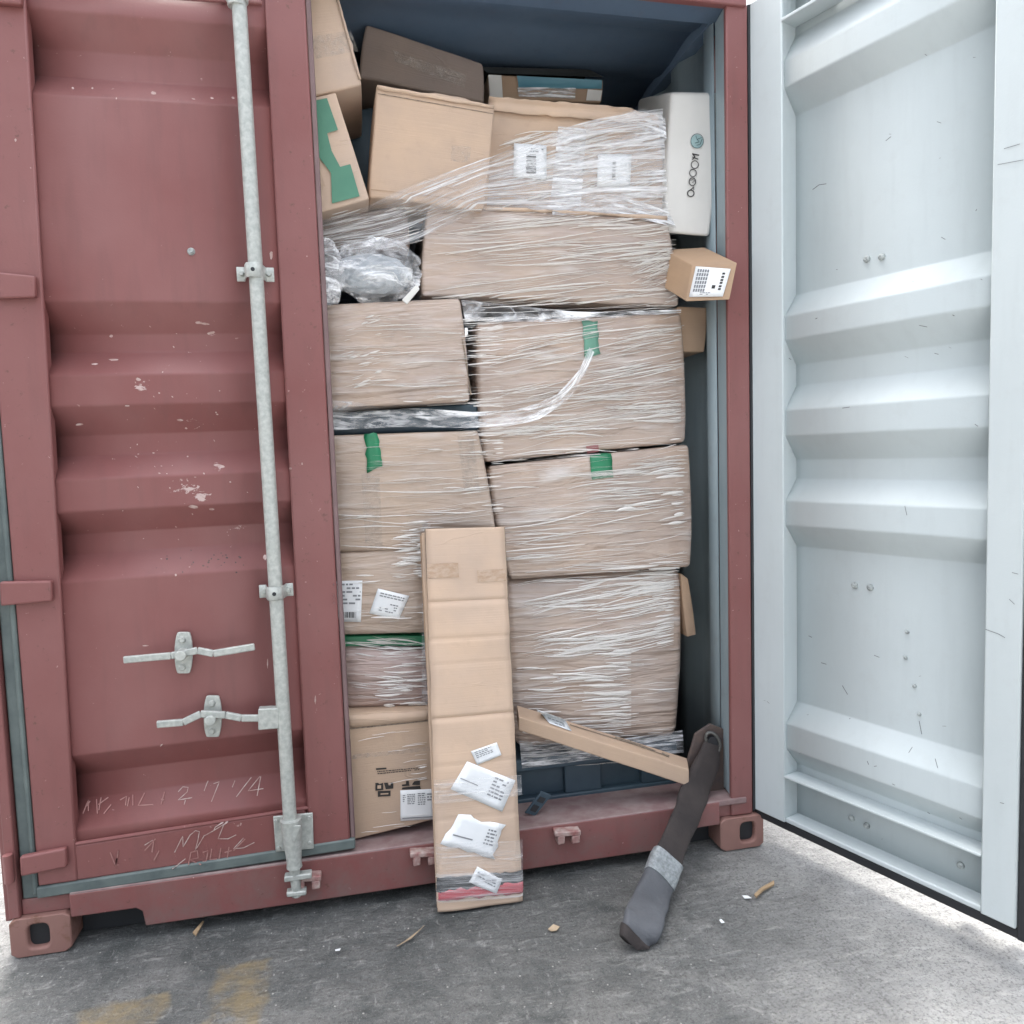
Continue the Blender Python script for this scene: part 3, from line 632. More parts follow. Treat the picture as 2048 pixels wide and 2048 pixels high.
# --- left column, bottom to top
t, b = carton('bottom left kraft carton with black foreign lettering and a white label, on the sill', [(652, 1346), (812, 1339), (826, 1545), (666, 1585)], .09, .5, 'card', .006, group=GB, dv=(-.02, 1, .0), bulge=.003)
decal('flap_seam', [(653, 1374), (812, 1358), (812, 1360.5), (653, 1377)], b, 'edge', t, .001, (10, 1)); decal('top_flap', [(653, 1349), (811, 1341), (811, 1357), (653, 1373)], b, 'card_pale', t, .003, (12, 2), .001, 1)
z2 = lambda x, y: ((700+x/9.66)/1.06004, (1480+y/9.66)/1.06004)
Z2 = lambda *p: [z2(p[i], p[i+1]) for i in range(0, len(p), 2)]
for P in (Z2(490, 825, 540, 820, 570, 845, 640, 820, 645, 955, 490, 975), Z2(655, 820, 730, 815, 745, 870, 780, 870, 790, 815, 835, 812, 835, 930, 690, 945), Z2(535, 980, 782, 970, 782, 1075, 540, 1090),
          Z2(1000, 855, 1080, 845, 1080, 785, 1135, 780, 1140, 845, 1150, 875, 1005, 885), Z2(1200, 845, 1240, 790, 1350, 772, 1350, 860, 1290, 862, 1200, 858), Z2(1005, 915, 1130, 895, 1350, 880, 1370, 940, 1000, 950)):
    poly_decal('lettering', P, b, 'ink', t)
poly_decal('lettering', Z2(530, 865, 600, 862, 600, 925, 530, 930), b, 'card', t, .005)
poly_decal('lettering', Z2(590, 1018, 740, 1010, 740, 1035, 590, 1045), b, 'card', t, .005)
q = [z2(500, 540), z2(1340, 480), z2(1350, 580), z2(520, 670)]
marks('lettering', q, [(0, 0, .24, .25)]+lines(2, .02, 1, .38, 1, .95, 14), BV[b.name], 'ink', t)
q = Z2(970, 965, 1640, 935, 1650, 1520, 975, 1555)
sheet(q, b, t, lines(6, .2, .42, .12, .48, .95, 2)+lines(6, .5, .72, .1, .52, 1, 2)+lines(3, .77, .95, .12, .4, 1, 1)+lines(4, .07, .15, .14, .4, .9, 1)+[(.05, .9, .95, .93)])
decal('packing_tape', [(656, 1424), (812, 1408), (812, 1416), (656, 1433)], b, 'tape', t, .002, (10, 1))
t, b = carton('pinkish film-wrapped carton directly above the bottom left lettered carton', [(644, 1222), (812, 1226), (812, 1334), (650, 1342)], YL+.02, .5, 'wrap_pink', .03, group=GB, bulge=.02)
t, b = carton('flat green carton squeezed thin between two film-wrapped cartons on the left', [(640, 1199), (812, 1199), (812, 1219), (642, 1222)], YL+.05, .5, 'green_tape', .006, group=GB, bulge=.0)
t, b = carton('wrapped left carton with two white shipping labels above the thin green one', [(636, 1042), (814, 1032), (812, 1196), (640, 1199)], YL, .5, 'wrap_light', .02, group=GB, bulge=.012)
sheet([(626, 1096), (684, 1095), (681, 1173), (628, 1172)], b, t, lines(6, .05, .95, .05, .6, .8, 4), bars(.3, .85, .76, .9, 14))
sheet([(713, 1110), (772, 1124), (752, 1168), (697, 1157)], b, t, lines(2, .12, .9, .1, .3, .8, 6)+lines(4, .25, .8, .45, .85, .55, 5))
t, b = carton('large left carton with a dark green tape strip hanging from its top edge', [(615, 822), (903, 812), (940, 1034), (632, 1042)], YL, .6, 'wrap_light', .012, group=GB, bulge=.008)
decal('green_tape', [(687, 819), (713, 818), (720, 880), (694, 892)], b, 'green_tape', t, .004, (3, 8), .0004, 5)
decal('packing_tape', [(682, 895), (716, 893), (722, 1036), (690, 1038)], b, 'tape', t, .002, (2, 10))
decal('packing_tape', [(862, 815), (892, 814), (906, 930), (876, 932)], b, 'tape', t, .002, (2, 10))
t, b = carton('square left carton under the crumpled film bundle, film-wrapped', [(606, 574), (868, 562), (887, 757), (616, 772)], YL-.01, .6, 'wrap', .012, group=GB, bulge=.01)
decal('flap_seam', [(871, 640), (873, 640), (890, 745), (887, 745)], b, 'edge', t, .002, (1, 10))
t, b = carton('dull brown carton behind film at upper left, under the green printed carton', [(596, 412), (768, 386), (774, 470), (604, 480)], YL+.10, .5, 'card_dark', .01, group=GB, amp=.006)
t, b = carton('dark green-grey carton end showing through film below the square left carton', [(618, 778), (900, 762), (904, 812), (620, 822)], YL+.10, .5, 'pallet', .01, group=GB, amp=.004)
# --- right column
t, b = carton('big bottom right carton, tall and round-edged, tightly wrapped above the pallet', [(945, 1092), (1288, 1068), (1280, 1396), (975, 1415)], YRt, .7, 'wrap_strong', .045, group=GB, bulge=.022, amp=.004)
t, b = carton('wide right carton with bright green tape patch, second from the pallet', [(921, 880), (1301, 838), (1304, 1070), (962, 1094)], YRt-.03, .7, 'wrap', .016, group=GB, bulge=.014)
decal('green_tape', [(1112, 853), (1152, 850), (1157, 900), (1116, 905)], b, 'green_tape', t, .004, (4, 8), .0004, 3)
t, b = carton('wide right carton with pale green tape patch, third from the pallet', [(898, 608), (1286, 588), (1295, 834), (914, 873)], YRt-.02, .7, 'wrap', .018, group=GB, bulge=.014)
decal('green_tape', [(1097, 606), (1128, 605), (1130, 668), (1104, 680)], b, simple('film_veiled_green_tape', (.14, .33, .24), .35, 0, .001, 50), t, .004, (4, 8), .0004, 4)
decal('red_sticker', [(1105, 842), (1128, 838), (1130, 852), (1108, 856)], b, simple('veiled_red_sticker', (.34, .13, .13), .5), t, .004, (4, 4))
t, b = carton('long low wrapped carton on the right with light frayed top edge', [(808, 384), (1262, 414), (1281, 578), (797, 556)], YRt-.04, .6, 'wrap_strong', .012, group=GB, bulge=.012, amp=.006)
decal('top_edge', [(801, 383), (1258, 408), (1258, 415), (801, 391)], b, 'card_pale', t, .004, (24, 1), .002, 3)
t, b = carton('broad upper right carton carrying two labels and a tall strip of clear tape', [(924, 184), (1242, 212), (1260, 412), (907, 396)], YRt+.02, .55, 'card', .010, group=GB, bulge=.006, amp=.004)
decal('flap', [(924, 182), (1190, 203), (1240, 240), (924, 212)], b, 'card_pale', t, .012, (24, 3), .003, 3)  # pale colour carries the bright light on the sloping flap
decal('film_covered_side', [(908, 330), (1256, 232), (1258, 410), (907, 394)], b, 'film', t, .006, (20, 12))
sheet([(969, 272), (1030, 276), (1030, 341), (968, 335)], b, t, lines(2, .4, .9, .1, .25, .8, 4), bars(.38, .68, .3, .9, 14, False), off=.008)
sheet([(1127, 292), (1190, 293), (1187, 354), (1125, 354)], b, t, None, bars(.44, .54, .2, .8, 14, False), off=.008)
decal('packing_tape', [(1052, 240), (1105, 246), (1094, 392), (1036, 392)], b, 'film_dense', t, .010, (6, 16))
t, b = carton('plain square kraft carton right of the green printed one, bare and creased', [(712, 158), (934, 198), (914, 396), (697, 372)], YRt-.08, .2, 'card', .008, group=GB, bulge=.004, amp=.005, dv=(-.05, 1, -.02))
decal('top_edge', [(712, 160), (932, 198), (930, 206), (712, 170)], b, 'card_pale', t, .004, (16, 1), .002, 2)
decal('flap_seam', [(713, 176), (930, 214), (930, 215.6), (713, 177.8)], b, 'edge', t, .0015, (14, 1)); decal('flap_seam', [(700, 357), (914, 380), (914, 381.4), (700, 358.6)], b, 'card_brown', t, .0015, (14, 1))
decal('tape_patch', [(852, 275), (888, 278), (886, 308), (850, 304)], b, 'tape', t, .002, (4, 4))
t, b = carton('dark shaded carton tilted at the back with a silver tape strip', [(690, 45), (909, 119), (914, 192), (678, 146)], .38, .5, 'card_dark', .01, group=GB, amp=.006)  # darker board colour carries the interior shade over this carton
decal('packing_tape', [(742, 96), (880, 142), (876, 166), (745, 116)], b, 'tape', t, .003, (14, 3))
t, b = carton('flat carton with teal print and white corners, topmost on the right load', [(920, 140), (1138, 150), (1134, 193), (924, 186)], .55, .4, 'card_brown', .006, group=GB, amp=.002, dv=(0, 1, .0))
decal('white_panel', [(921, 141), (946, 142), (948, 185), (925, 184)], b, 'plastic_white', t, .006, (2, 2)); decal('white_panel', [(1108, 170), (1135, 172), (1132, 191), (1105, 190)], b, 'plastic_white', t, .006, (2, 2))
decal('teal_print', [(975, 143), (1136, 151), (1134, 169), (978, 168)], b, 'teal', t, .006, (6, 2)); decal('packing_tape', [(975, 166), (1085, 168), (1084, 188), (978, 184)], b, 'film_dense', t, .009, (10, 3))
mb = MB(); fq = [W(x, y, .54) for x, y in ((906, 126), (1112, 131), (1140, 146), (920, 138))]; mb.add(fq+[p+np.array([0, .3, -.02]) for p in fq[:2]], [(0, 3, 2, 1), (0, 1, 5, 4)]); mb.build('loose_wrap', M['black_film'], t)
# --- upper left cartons by the door edge
t, b = carton('topmost left kraft carton leaning by the door edge with tape across its middle', [(540, -60), (620, -60), (683, 160), (556, 190)], .10, .45, 'card_pale', .008, group=GB, dv=(.02, 1, .05), amp=.004, bulge=.004)
decal('packing_tape', [(585, 70), (662, 58), (676, 96), (596, 112)], b, 'tape', t, .002, (8, 4))
decal('flap_edge', [(634, 0), (640, 0), (682, 150), (676, 152)], b, 'card_pale', t, .004, (1, 14), .002, 1)
t, b = carton('leaning kraft carton with large green printed block beside the door edge', [(540, 196), (633, 174), (697, 376), (556, 416)], .09, .45, 'card_pale', .006, group=GB, dv=(.02, 1, .05), amp=.002, bulge=.0)
z5 = lambda x, y: ((600+x/4.294)/1.06004, (y/4.294)/1.06004)
Z5 = lambda *p: [z5(p[i], p[i+1]) for i in range(0, len(p), 2)]
poly_decal('green_print', Z5(0, 900, 232, 848, 327, 1122, 234, 1150, 272, 1300, 345, 1438, 432, 1414, 512, 1690, 275, 1752, 266, 1490, 115, 1290, 0, 1250), b, 'green_print', t, .005)
poly_decal('pale_print', Z5(130, 1430, 165, 1445, 220, 1610, 140, 1590), b, 'card', t, .007)
# --- right side pieces
G = thing('carton', W(1310, 447, .2), 'tall white carton with round emblem and lettering wedged against the right wall', 'cardboard box', GB)
f = [W(1266, 174, .20), W(1366, 176, .15), W(1340, 447, .15), W(1252, 440, .20)]; bk = [W(1203, 186, .62), W(1310, 176, .60), W(1310, 420, .60), W(1200, 420, .62)]
gb = rc('box_body', f+bk, .014, M['plastic_white'], G, .004, .004, n=10)
z1 = lambda x, y: ((1280+x/5.855)/1.06004, (150+y/5.855)/1.06004)
Z1 = lambda *p: [z1(p[i], p[i+1]) for i in range(0, len(p), 2)]
poly_decal('emblem', [z1(*p) for p in ell(666, 780, 70, 80, 25)[:-1]], gb, 'emblem', G)
mb = MB(); B_ = BV[gb.name]
stroke(mb, [z1(*p) for p in ell(666, 780, 74, 84, 25)], 1.1, B_, .005); stroke(mb, Z1(650, 720, 665, 760, 720, 740), 1.2, B_, .005); stroke(mb, Z1(665, 760, 690, 790, 640, 805), 1.6, B_, .005); stroke(mb, Z1(725, 755, 700, 820, 660, 830), 1.2, B_, .005)
mb.build('emblem_outline', simple('dark_teal_ink', (.06, .12, .13), .6), G)
mb = MB()
for P, w_ in ((Z1(612, 930, 690, 945), 2.6), (Z1(612, 922, 640, 965, 612, 995), 2.4), (Z1(612, 965, 680, 992), 2.0), ([z1(*p) for p in ell(640, 1055, 42, 45, 18)], 1.6), ([z1(*p) for p in ell(618, 1152, 40, 42, 18)], 1.6), ([z1(*p) for p in ell(612, 1255, 38, 46, 18)], 1.8), (Z1(590, 1240, 612, 1225, 640, 1245, 610, 1265), 1.2), ([z1(*p) for p in ell(593, 1390, 38, 38, 18)], 1.9), (Z1(575, 1362, 600, 1340, 632, 1312), 1.6), (Z1(632, 1345, 612, 1322), 1.3)):
    stroke(mb, P, w_, B_, .004)
mb.build('lettering', M['ink'], G)
decal('white_sticker', Z1(930, 560, 1000, 570, 975, 765, 905, 760), gb, 'paper', G, .004, (2, 4))
t, b = carton('small kraft box with a torn white label, poking out by the right post', [(1306, 500), (1391, 496), (1377, 566), (1294, 569)], 0, .20, 'card_warm', .004, group=GB, dv=(-.08, 1, .52), amp=.001, bulge=0, Ys=[.03, -.055, -.055, .03])
sheet([(1313, 503), (1379, 508), (1364, 560), (1300, 561)], b, t, [(u, v, u+.05, v+.1) for u in (.08, .15, .22, .29, .36) for v in np.arange(.08, .85, .13)]+lines(2, .3, .6, .84, .95, .8, 3), [(.80, v, .88, v+.07) for v in (.15, .27, .38, .48, .6, .7)]+[(.6, .6, .7, .72)])
t, b = carton('dim brown box end in shade just under the small labelled box', [(1278, 578), (1335, 580), (1329, 664), (1280, 664)], .22, .4, 'card_brown', .006, group=GB)
t, b = carton('narrow brown board end jutting low from behind the right load', [(1284, 1082), (1298, 1092), (1314, 1198), (1297, 1202)], .22, .3, 'card_brown', .003, group=GB, name='cardboard_strip', cat='cardboard strip')
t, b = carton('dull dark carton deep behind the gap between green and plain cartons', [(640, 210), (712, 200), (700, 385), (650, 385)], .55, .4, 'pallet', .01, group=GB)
# --- base of the right load
P = thing('pallet', W(1120, 1500, .3), 'dark blue plastic pallet under the tall wrapped carton on the right', 'pallet')
f0 = W(975, 1445, YRt+.01); f1 = W(1290, 1425, YRt+.01); f2 = WZ(1262, 1496, .158); 
zp = .158
x0, x1 = 1.42, 2.20
MB().box(x0, x1, YRt-.01, 1.1, .285, .330).build('deck', M['pallet'], P, bevel=.006)
MB().box(x0, x1, YRt, 1.1, zp, .180).build('runner', M['pallet'], P, bevel=.006)
for a in (x0, 1.76, 2.06): MB().box(a, a+.14, YRt+.003, 1.1, .180, .285).build('block', M['pallet'], P, bevel=.004)
MB().box(x0+.01, x1-.01, YRt+.03, 1.09, .181, .284).build('pallet_web', M['pallet'], P)

# --- flat folded cartons leaning out over the sill
Wt = thing('flattened_carton', WZ(905, 1712, 0), 'long folded kraft carton leaning on the sill, foot on the ground, white labels on it', 'cardboard box')
top = [W(803, 998, .02), W(952, 994, .02)]; bot = [WZ(826, 1722, .008), WZ(987, 1701, .008)]
nn = np.cross(top[1]-top[0], bot[0]-top[0]); nn = nn/np.linalg.norm(nn); nn = nn if nn[1] > 0 else -nn
th = .026
V = []; Fc = []; UV = []; rows = 170; creases = [(1135-996)/710, (1204-996)/710, (1352-996)/710, (1440-996)/710, (1252-996)/710, (1540-996)/710, (1655-996)/710]; amp_ = [.006, .004, .007, .002, .002, .002, .003]
for j in range(rows+1):
    v = j/rows; dz = sum(a*math.exp(-((v-c)/.0042)**2) for c, a in zip(creases, amp_))
    for i in range(13):
        u = i/12; p = (top[0]*(1-u)+top[1]*u)*(1-v)+(bot[0]*(1-u)+bot[1]*u)*v
        p = p+nn*(dz+.006*noise.noise(Vector((u*2, v*9, 1)))+.004*abs(2*u-1)**6); p[0] += .003*noise.noise(Vector((0, v*14, 5)))*(1 if i in (0, 12) else 0); V.append(p)
for j in range(rows):
    for i in range(12):
        a = j*13+i; Fc.append((a, a+13, a+14, a+1)); UV += [(i/12*.26, -j/rows*1.25), (i/12*.26, -(j+1)/rows*1.25), ((i+1)/12*.26, -(j+1)/rows*1.25), ((i+1)/12*.26, -j/rows*1.25)]
fp = mesh('front_panel', V, Fc, M['card_pale'], Wt, uv=UV, smooth=50); s = fp.modifiers.new('t', 'SOLIDIFY'); s.thickness = .006; s.offset = -1
BV['fp'] = BVHTree.FromPolygons([Vector(v) for v in V], Fc)
def slab(a0, a1, b0, b1, d0, d1, nm, mat, r=.003, sd=0):
    f = [a0+nn*d0, a1+nn*d0, b1+nn*d0, b0+nn*d0]; return rc(nm, f+[p+nn*(d1-d0) for p in f], r, M[mat], Wt, 0, .003, 8, 9, sd)
dx = np.array([1., 0, 0])
slab(top[0]-dx*.001, top[1]+dx*.004, bot[0]+dx*.003, bot[1]+dx*.002, .014, .020, 'inner_layer', 'edge', .003, 1)
slab(top[0]-dx*.012-np.array([0, 0, .012]), top[1]+dx*.004, bot[0]-dx*.000, bot[1]-dx*.002, .022, .040, 'rear_panel', 'card', .004, 2)
slab(top[0]-dx*.016-np.array([0, 0, .02]), top[1]-dx*.02, bot[0]+dx*.008, bot[1]-dx*.002, .044, .054, 'rear_flap', 'card_brown', .003, 5)
class _B: pass
def pl(u, v): return qmap([(801, 997), (953, 993), (987, 1701), (826, 1723)], u, v)
decal('packing_tape', [(806, 1064), (864, 1062), (866, 1089), (807, 1091)], BV['fp'], 'tape_brown', Wt, .002, (6, 4)); decal('packing_tape', [(900, 1076), (953, 1073), (954, 1096), (901, 1098)], BV['fp'], 'tape_brown', Wt, .002, (6, 4))
sheet([(888, 1417), (937, 1400), (946, 1424), (900, 1443)], BV['fp'], Wt, lines(4, .1, .75, .1, .6, .9, 4), None)
sheet([(881, 1436), (972, 1472), (947, 1531), (850, 1488)], BV['fp'], Wt, lines(6, .62, .9, .1, .75, .8, 3)+[(.05, .55, .4, .58)])
sheet([(868, 1535), (951, 1555), (930, 1619), (832, 1592)], BV['fp'], Wt, lines(5, .72, .92, .2, .7, .8, 2)+[(.1, .62, .5, .66)], warp=10)
decal('black_band', [(823, 1655), (985, 1643), (987, 1668), (824, 1682)], BV['fp'], 'black_film', Wt, .003, (20, 4), .0004, 5); decal('red_tape', [(828, 1680), (987, 1664), (987, 1684), (825, 1698)], BV['fp'], 'red_tape', Wt, .005, (24, 4), .0006, 6)
sheet([(900, 1633), (947, 1657), (936, 1684), (884, 1663)], BV['fp'], Wt, lines(3, .1, .9, .2, .7, .6, 4), off=.008)
decal('film_wrap', [(821, 1590), (986, 1583), (987, 1690), (823, 1702)], BV['fp'], 'film_thin', Wt, .012, (20, 10))
decal('film_wrap', [(819, 1470), (984, 1462), (985, 1500), (820, 1515)], BV['fp'], 'film_thin', Wt, .010, (20, 5))
# --- long narrow box lying aslant
X = thing('long_narrow_box', W(1130, 1440, .02), 'long narrow kraft box lying aslant from the folded carton down to the right corner', 'cardboard box')
fr = [W(978, 1352, .08), W(1300, 1452, .03), W(1300, 1484, .03), (W(978, 1378, .08))]; bk = [W(975, 1330, .17), W(1296, 1430, .12), W(1300, 1462, .12), W(975, 1360, .17)]
xb = rc('box_body', fr+bk, .004, M['card'], X, 0, .001, 14)
sheet([(1012, 1338), (1064, 1357), (1078, 1381), (1036, 1366)], xb, X, lines(3, .15, .8, .5, .9, .8, 3))
mb = MB(); stroke(mb, [(1075, 1368), (1130, 1385), (1180, 1400), (1262, 1428)], 1.2, BV[xb.name], .002); stroke(mb, [(1160, 1392), (1200, 1404), (1236, 1418)], 3.0, BV[xb.name], .002); stroke(mb, [(1248, 1422), (1262, 1428)], 3.6, BV[xb.name], .0025); mb.build('print', M['edge'], X)

# --- crumpled clear film bundle on the left
def lump(name, ctr, rad, mat, parent, sd, amp=.5, fr=7):
    bm = bmesh.new(); bmesh.ops.create_icosphere(bm, subdivisions=5, radius=1)
    for v in bm.verts:
        d = v.co.copy(); nz = noise.ridged_multi_fractal(Vector((d.x*1.4+sd, d.y*1.4, d.z*1.4)), .9, 2.1, 5, 1., 2.) if hasattr(noise, 'ridged_multi_fractal') else noise.noise(d*3)
        k = .75+amp*.22*(nz-1); v.co = Vector((ctr[0]+d.x*rad[0]*k, ctr[1]+d.y*rad[1]*k, ctr[2]+d.z*rad[2]*k))
    bm.verts.index_update(); V = [np.array(v.co) for v in bm.verts]; Fc = [[v.index for v in f.verts] for f in bm.faces]; bm.free()
    UV = []
    for f in Fc:
        for i in f: UV.append((V[i][0], V[i][2]))
    return mesh(name, V, Fc, mat, parent, uv=UV, smooth=25)
bag = thing('film_bundle', W(695, 566, .08), 'crumpled bundle of clear plastic on the square left carton, beside the door', 'plastic bundle')
lump('crumpled_film', W(708, 512, .13), (.185, .12, .135), M['film_bag'], bag, 2.3, .55); lump('crumpled_film', W(616, 515, .09), (.065, .06, .13), M['film_bag'], bag, 7.7, .8)
lump('inner_bag', W(700, 522, .17), (.17, .08, .09), simple('grey_plastic_bag', (.36, .40, .43), .25, 0, .004, 25), bag, 4.1, .35)
mb = MB(); mb.quad([(758, 566), (786, 536), (792, 545), (768, 574)], .03, .008); mb.build('tape_tail', M['plastic_white'], bag, bevel=.002)

# --- stretch film: loose sheets bridging gaps and slender folds lying on the loads
allV = []; allF = []
for o in list(sc.objects):
    if o.name.startswith('box_body') and o not in (xb, gb) and o.parent.name != 'cardboard_strip' and 'poking out' not in o.parent['label']:
        k = len(allV); og = ORG[o.name]; allV += [Vector(np.array(v.co)+og) for v in o.data.vertices]; allF += [[i+k for i in p.vertices] for p in o.data.polygons]
ALL = BVHTree.FromPolygons(allV, allF)
def film_sheet(parent, upper, lower, mat, n=(40, 8), off=.008, far=.25, nm='film_sheet'):
    def at(P, u):
        P = [np.array(p, float) for p in P]; L = np.cumsum([0]+[np.linalg.norm(P[i+1]-P[i]) for i in range(len(P)-1)]); s = u*L[-1]; i = min(np.searchsorted(L, s, 'right')-1, len(P)-2); return P[i]+(P[i+1]-P[i])*((s-L[i])/(L[i+1]-L[i]))
    V = []; Fc = []; UV = []; w1 = n[0]+1
    for j in range(n[1]+1):
        for i in range(n[0]+1):
            p = at(upper, i/n[0])*(1-j/n[1])+at(lower, i/n[0])*j/n[1]; h = hit(ALL, p[0], p[1], off, far); h[1] += .004*noise.noise(Vector((p[0]*.03, p[1]*.3, 2))); V.append(h)
    for j in range(n[1]):
        for i in range(n[0]): Fc.append((j*w1+i, (j+1)*w1+i, (j+1)*w1+i+1, j*w1+i+1))
    L = np.linalg.norm(V[n[0]]-V[0]); Hh = np.linalg.norm(V[-1]-V[n[0]])
    for f in Fc:
        for k in f: UV.append(((k % w1)/n[0]*L, (k//w1)/n[1]*Hh))
    # relax so the sheet spans the gaps instead of dropping into them
    A = np.array(V).reshape(n[1]+1, w1, 3)
    for _ in range(12):
        B = A.copy(); B[:, 1:-1] = (A[:, :-2]+A[:, 2:])/2; k = B[..., 1] < A[..., 1]; A[k] = B[k]
    return mesh(nm, list(A.reshape(-1, 3)), Fc, M[mat], parent, uv=UV, smooth=180)
def folds(parent, regions, nm='film_fold'):
    mb = MB()
    for (x0, x1, y0, y1, cnt, slope, ln, wd, far) in regions:
        cnt = int(cnt*1.6); wd *= .72
        for _ in range(cnt):
            x = random.uniform(x0, x1); y = random.uniform(y0, y1)
            if noise.noise(Vector((x*.012, y*.03, 7)))+random.gauss(0, .16) < -.02: continue
            L = random.uniform(.3, 1)*ln; sl_ = slope+random.gauss(0, .035); w_ = (random.uniform(.3, .8)**1.5 if random.random() < .72 else random.uniform(.9, 1.9))*wd; k = max(4, int(L/9))
            x2 = x+L
            if x2 > x1: L = x1-x
            if L < 12: continue
            cv = random.gauss(0, .022)*L; V = []
            for i in range(k+1):
                u = i/k; px = x+L*u; py = y+sl_*L*u+cv*math.sin(math.pi*u)+.8*noise.noise(Vector((px*.06, y, 0))); ww = w_*math.sin(math.pi*(.04+.92*u))**.7
                if py < y0-6 or py > y1+6: py = min(max(py, y0-6), y1+6)
                a = hit(ALL, px, py-ww, .004, far); b = hit(ALL, px, py, .004+.0035*ww/wd+.001, far); c = hit(ALL, px, py+ww, .004, far); V += [a, b, c]
            mb.add(V, [(3*i+j, 3*i+3+j, 3*i+4+j, 3*i+1+j) for i in range(k) for j in (0, 1)])
    o = mb.build(nm, M['fold'], parent, smooth=180); o['kind'] = 'stuff'; return o
SF = thing('stretch_film', W(1120, 1440, .2), 'clear stretch film wound in tight wrinkled bands round the right hand load', 'plastic film')
folds(SF, [(812, 1276, 420, 575, 130, -.10, 190, 1.3, .3), (900, 1276, 425, 500, 60, -.07, 260, 1.5, .3), (1180, 1280, 480, 575, 60, -.42, 70, 1.4, .3),
    (905, 1284, 600, 830, 190, -.20, 170, 1.25, .3), (905, 1284, 740, 830, 70, -.05, 170, 1.4, .3), (925, 1296, 850, 1068, 170, -.07, 170, 1.3, .3), (1150, 1290, 880, 1000, 50, -.14, 110, 3.0, .3),
    (965, 1282, 1072, 1150, 90, -.06, 200, 1.7, .3), (965, 1270, 1100, 1240, 150, -.20, 170, 1.7, .3), (965, 1190, 1200, 1400, 190, -.05, 130, 1.9, .3), (1120, 1275, 1240, 1390, 40, -.04, 90, 1.0, .3),
    (800, 1276, 560, 1000, 110, -.08, 420, 1.0, .19), (930, 1290, 620, 1060, 60, -.22, 380, 1.1, .3), (800, 1270, 400, 570, 60, -.12, 400, 1.1, .19),
    (925, 1252, 255, 395, 130, -.30, 170, 1.6, .33), (985, 1278, 1396, 1445, 60, -.05, 150, 1.7, .22)])
film_sheet(SF, [(870, 566), (1100, 590), (1285, 584)], [(878, 606), (1060, 608), (1285, 590)], 'film_dense', (40, 5), .012, .17)
film_sheet(SF, [(600, 410), (740, 366), (905, 305), (1100, 228), (1250, 205)], [(602, 480), (760, 470), (905, 398), (1100, 405), (1262, 412)], 'film', (60, 16), .012, .19)
film_sheet(SF, [(1040, 395), (1150, 360), (1262, 400)], [(1040, 410), (1150, 405), (1278, 432)], 'film_dense', (30, 6), .014, .19)
film_sheet(SF, [(1100, 236), (1215, 200), (1255, 222)], [(1110, 250), (1215, 245), (1258, 262)], 'film_dense', (24, 6), .016, .2)
film_sheet(SF, [(980, 1398), (1130, 1400), (1288, 1378)], [(985, 1450), (1140, 1430), (1290, 1420)], 'film_dense', (40, 8), .010, .205)
LF = thing('stretch_film', W(760, 1340, .1), 'clear stretch film round the left hand load, sagging in a bunched swag', 'plastic film')
folds(LF, [(618, 885, 580, 760, 60, -.04, 60, 1.0, .2), (640, 720, 590, 760, 50, -.25, 30, 1.8, .2), (640, 930, 830, 1035, 60, -.05, 80, 1.0, .2), (735, 808, 985, 1090, 90, -.05, 50, 2.0, .2), (655, 808, 1080, 1190, 25, -.02, 60, 1.3, .2),
    (700, 808, 1225, 1330, 90, -.06, 70, 1.9, .2), (655, 760, 1225, 1330, 30, .10, 80, 1.4, .2), (640, 808, 1200, 1225, 16, .1, 100, 1.2, .16), (862, 950, 600, 990, 170, -.06, 90, 1.2, .17), (620, 930, 830, 1035, 40, -.03, 260, .9, .2), (618, 885, 590, 755, 30, -.03, 230, .9, .2), (655, 805, 1385, 1480, 26, -.15, 70, 1.2, .13), (600, 800, 395, 480, 50, -.25, 90, 1.2, .2), (655, 812, 1520, 1570, 8, -.1, 60, 1.0, .13)])
film_sheet(LF, [(618, 755), (760, 768), (900, 778), (990, 772), (1050, 745), (1090, 705), (1112, 655)], [(622, 812), (760, 805), (900, 808), (1000, 800), (1065, 765), (1100, 718), (1122, 665)], 'film_dense', (60, 8), .02, .14)
film_sheet(LF, [(796, 985), (812, 985)], [(796, 1330), (812, 1330)], 'film_thin', (4, 30), .006, .13)

# --- small things
K = thing('strap_buckle', W(1010, 1530, .12), 'small dark plastic strap buckle lying on the sill beside the folded carton', 'buckle')
MB().quad([(1021, 1493), (1041, 1500), (1010, 1540), (990, 1534)], .10, .006).build('buckle_frame', M['pallet'], K, bevel=.002)
MB().quad([(1020, 1503), (1030, 1507), (1024, 1516), (1013, 1512)], .097, .004).quad([(1008, 1518), (1018, 1522), (1010, 1533), (1000, 1529)], .097, .004).build('buckle_slot_shade', M['black'], K)  # black pieces stand in for the shade inside the slots
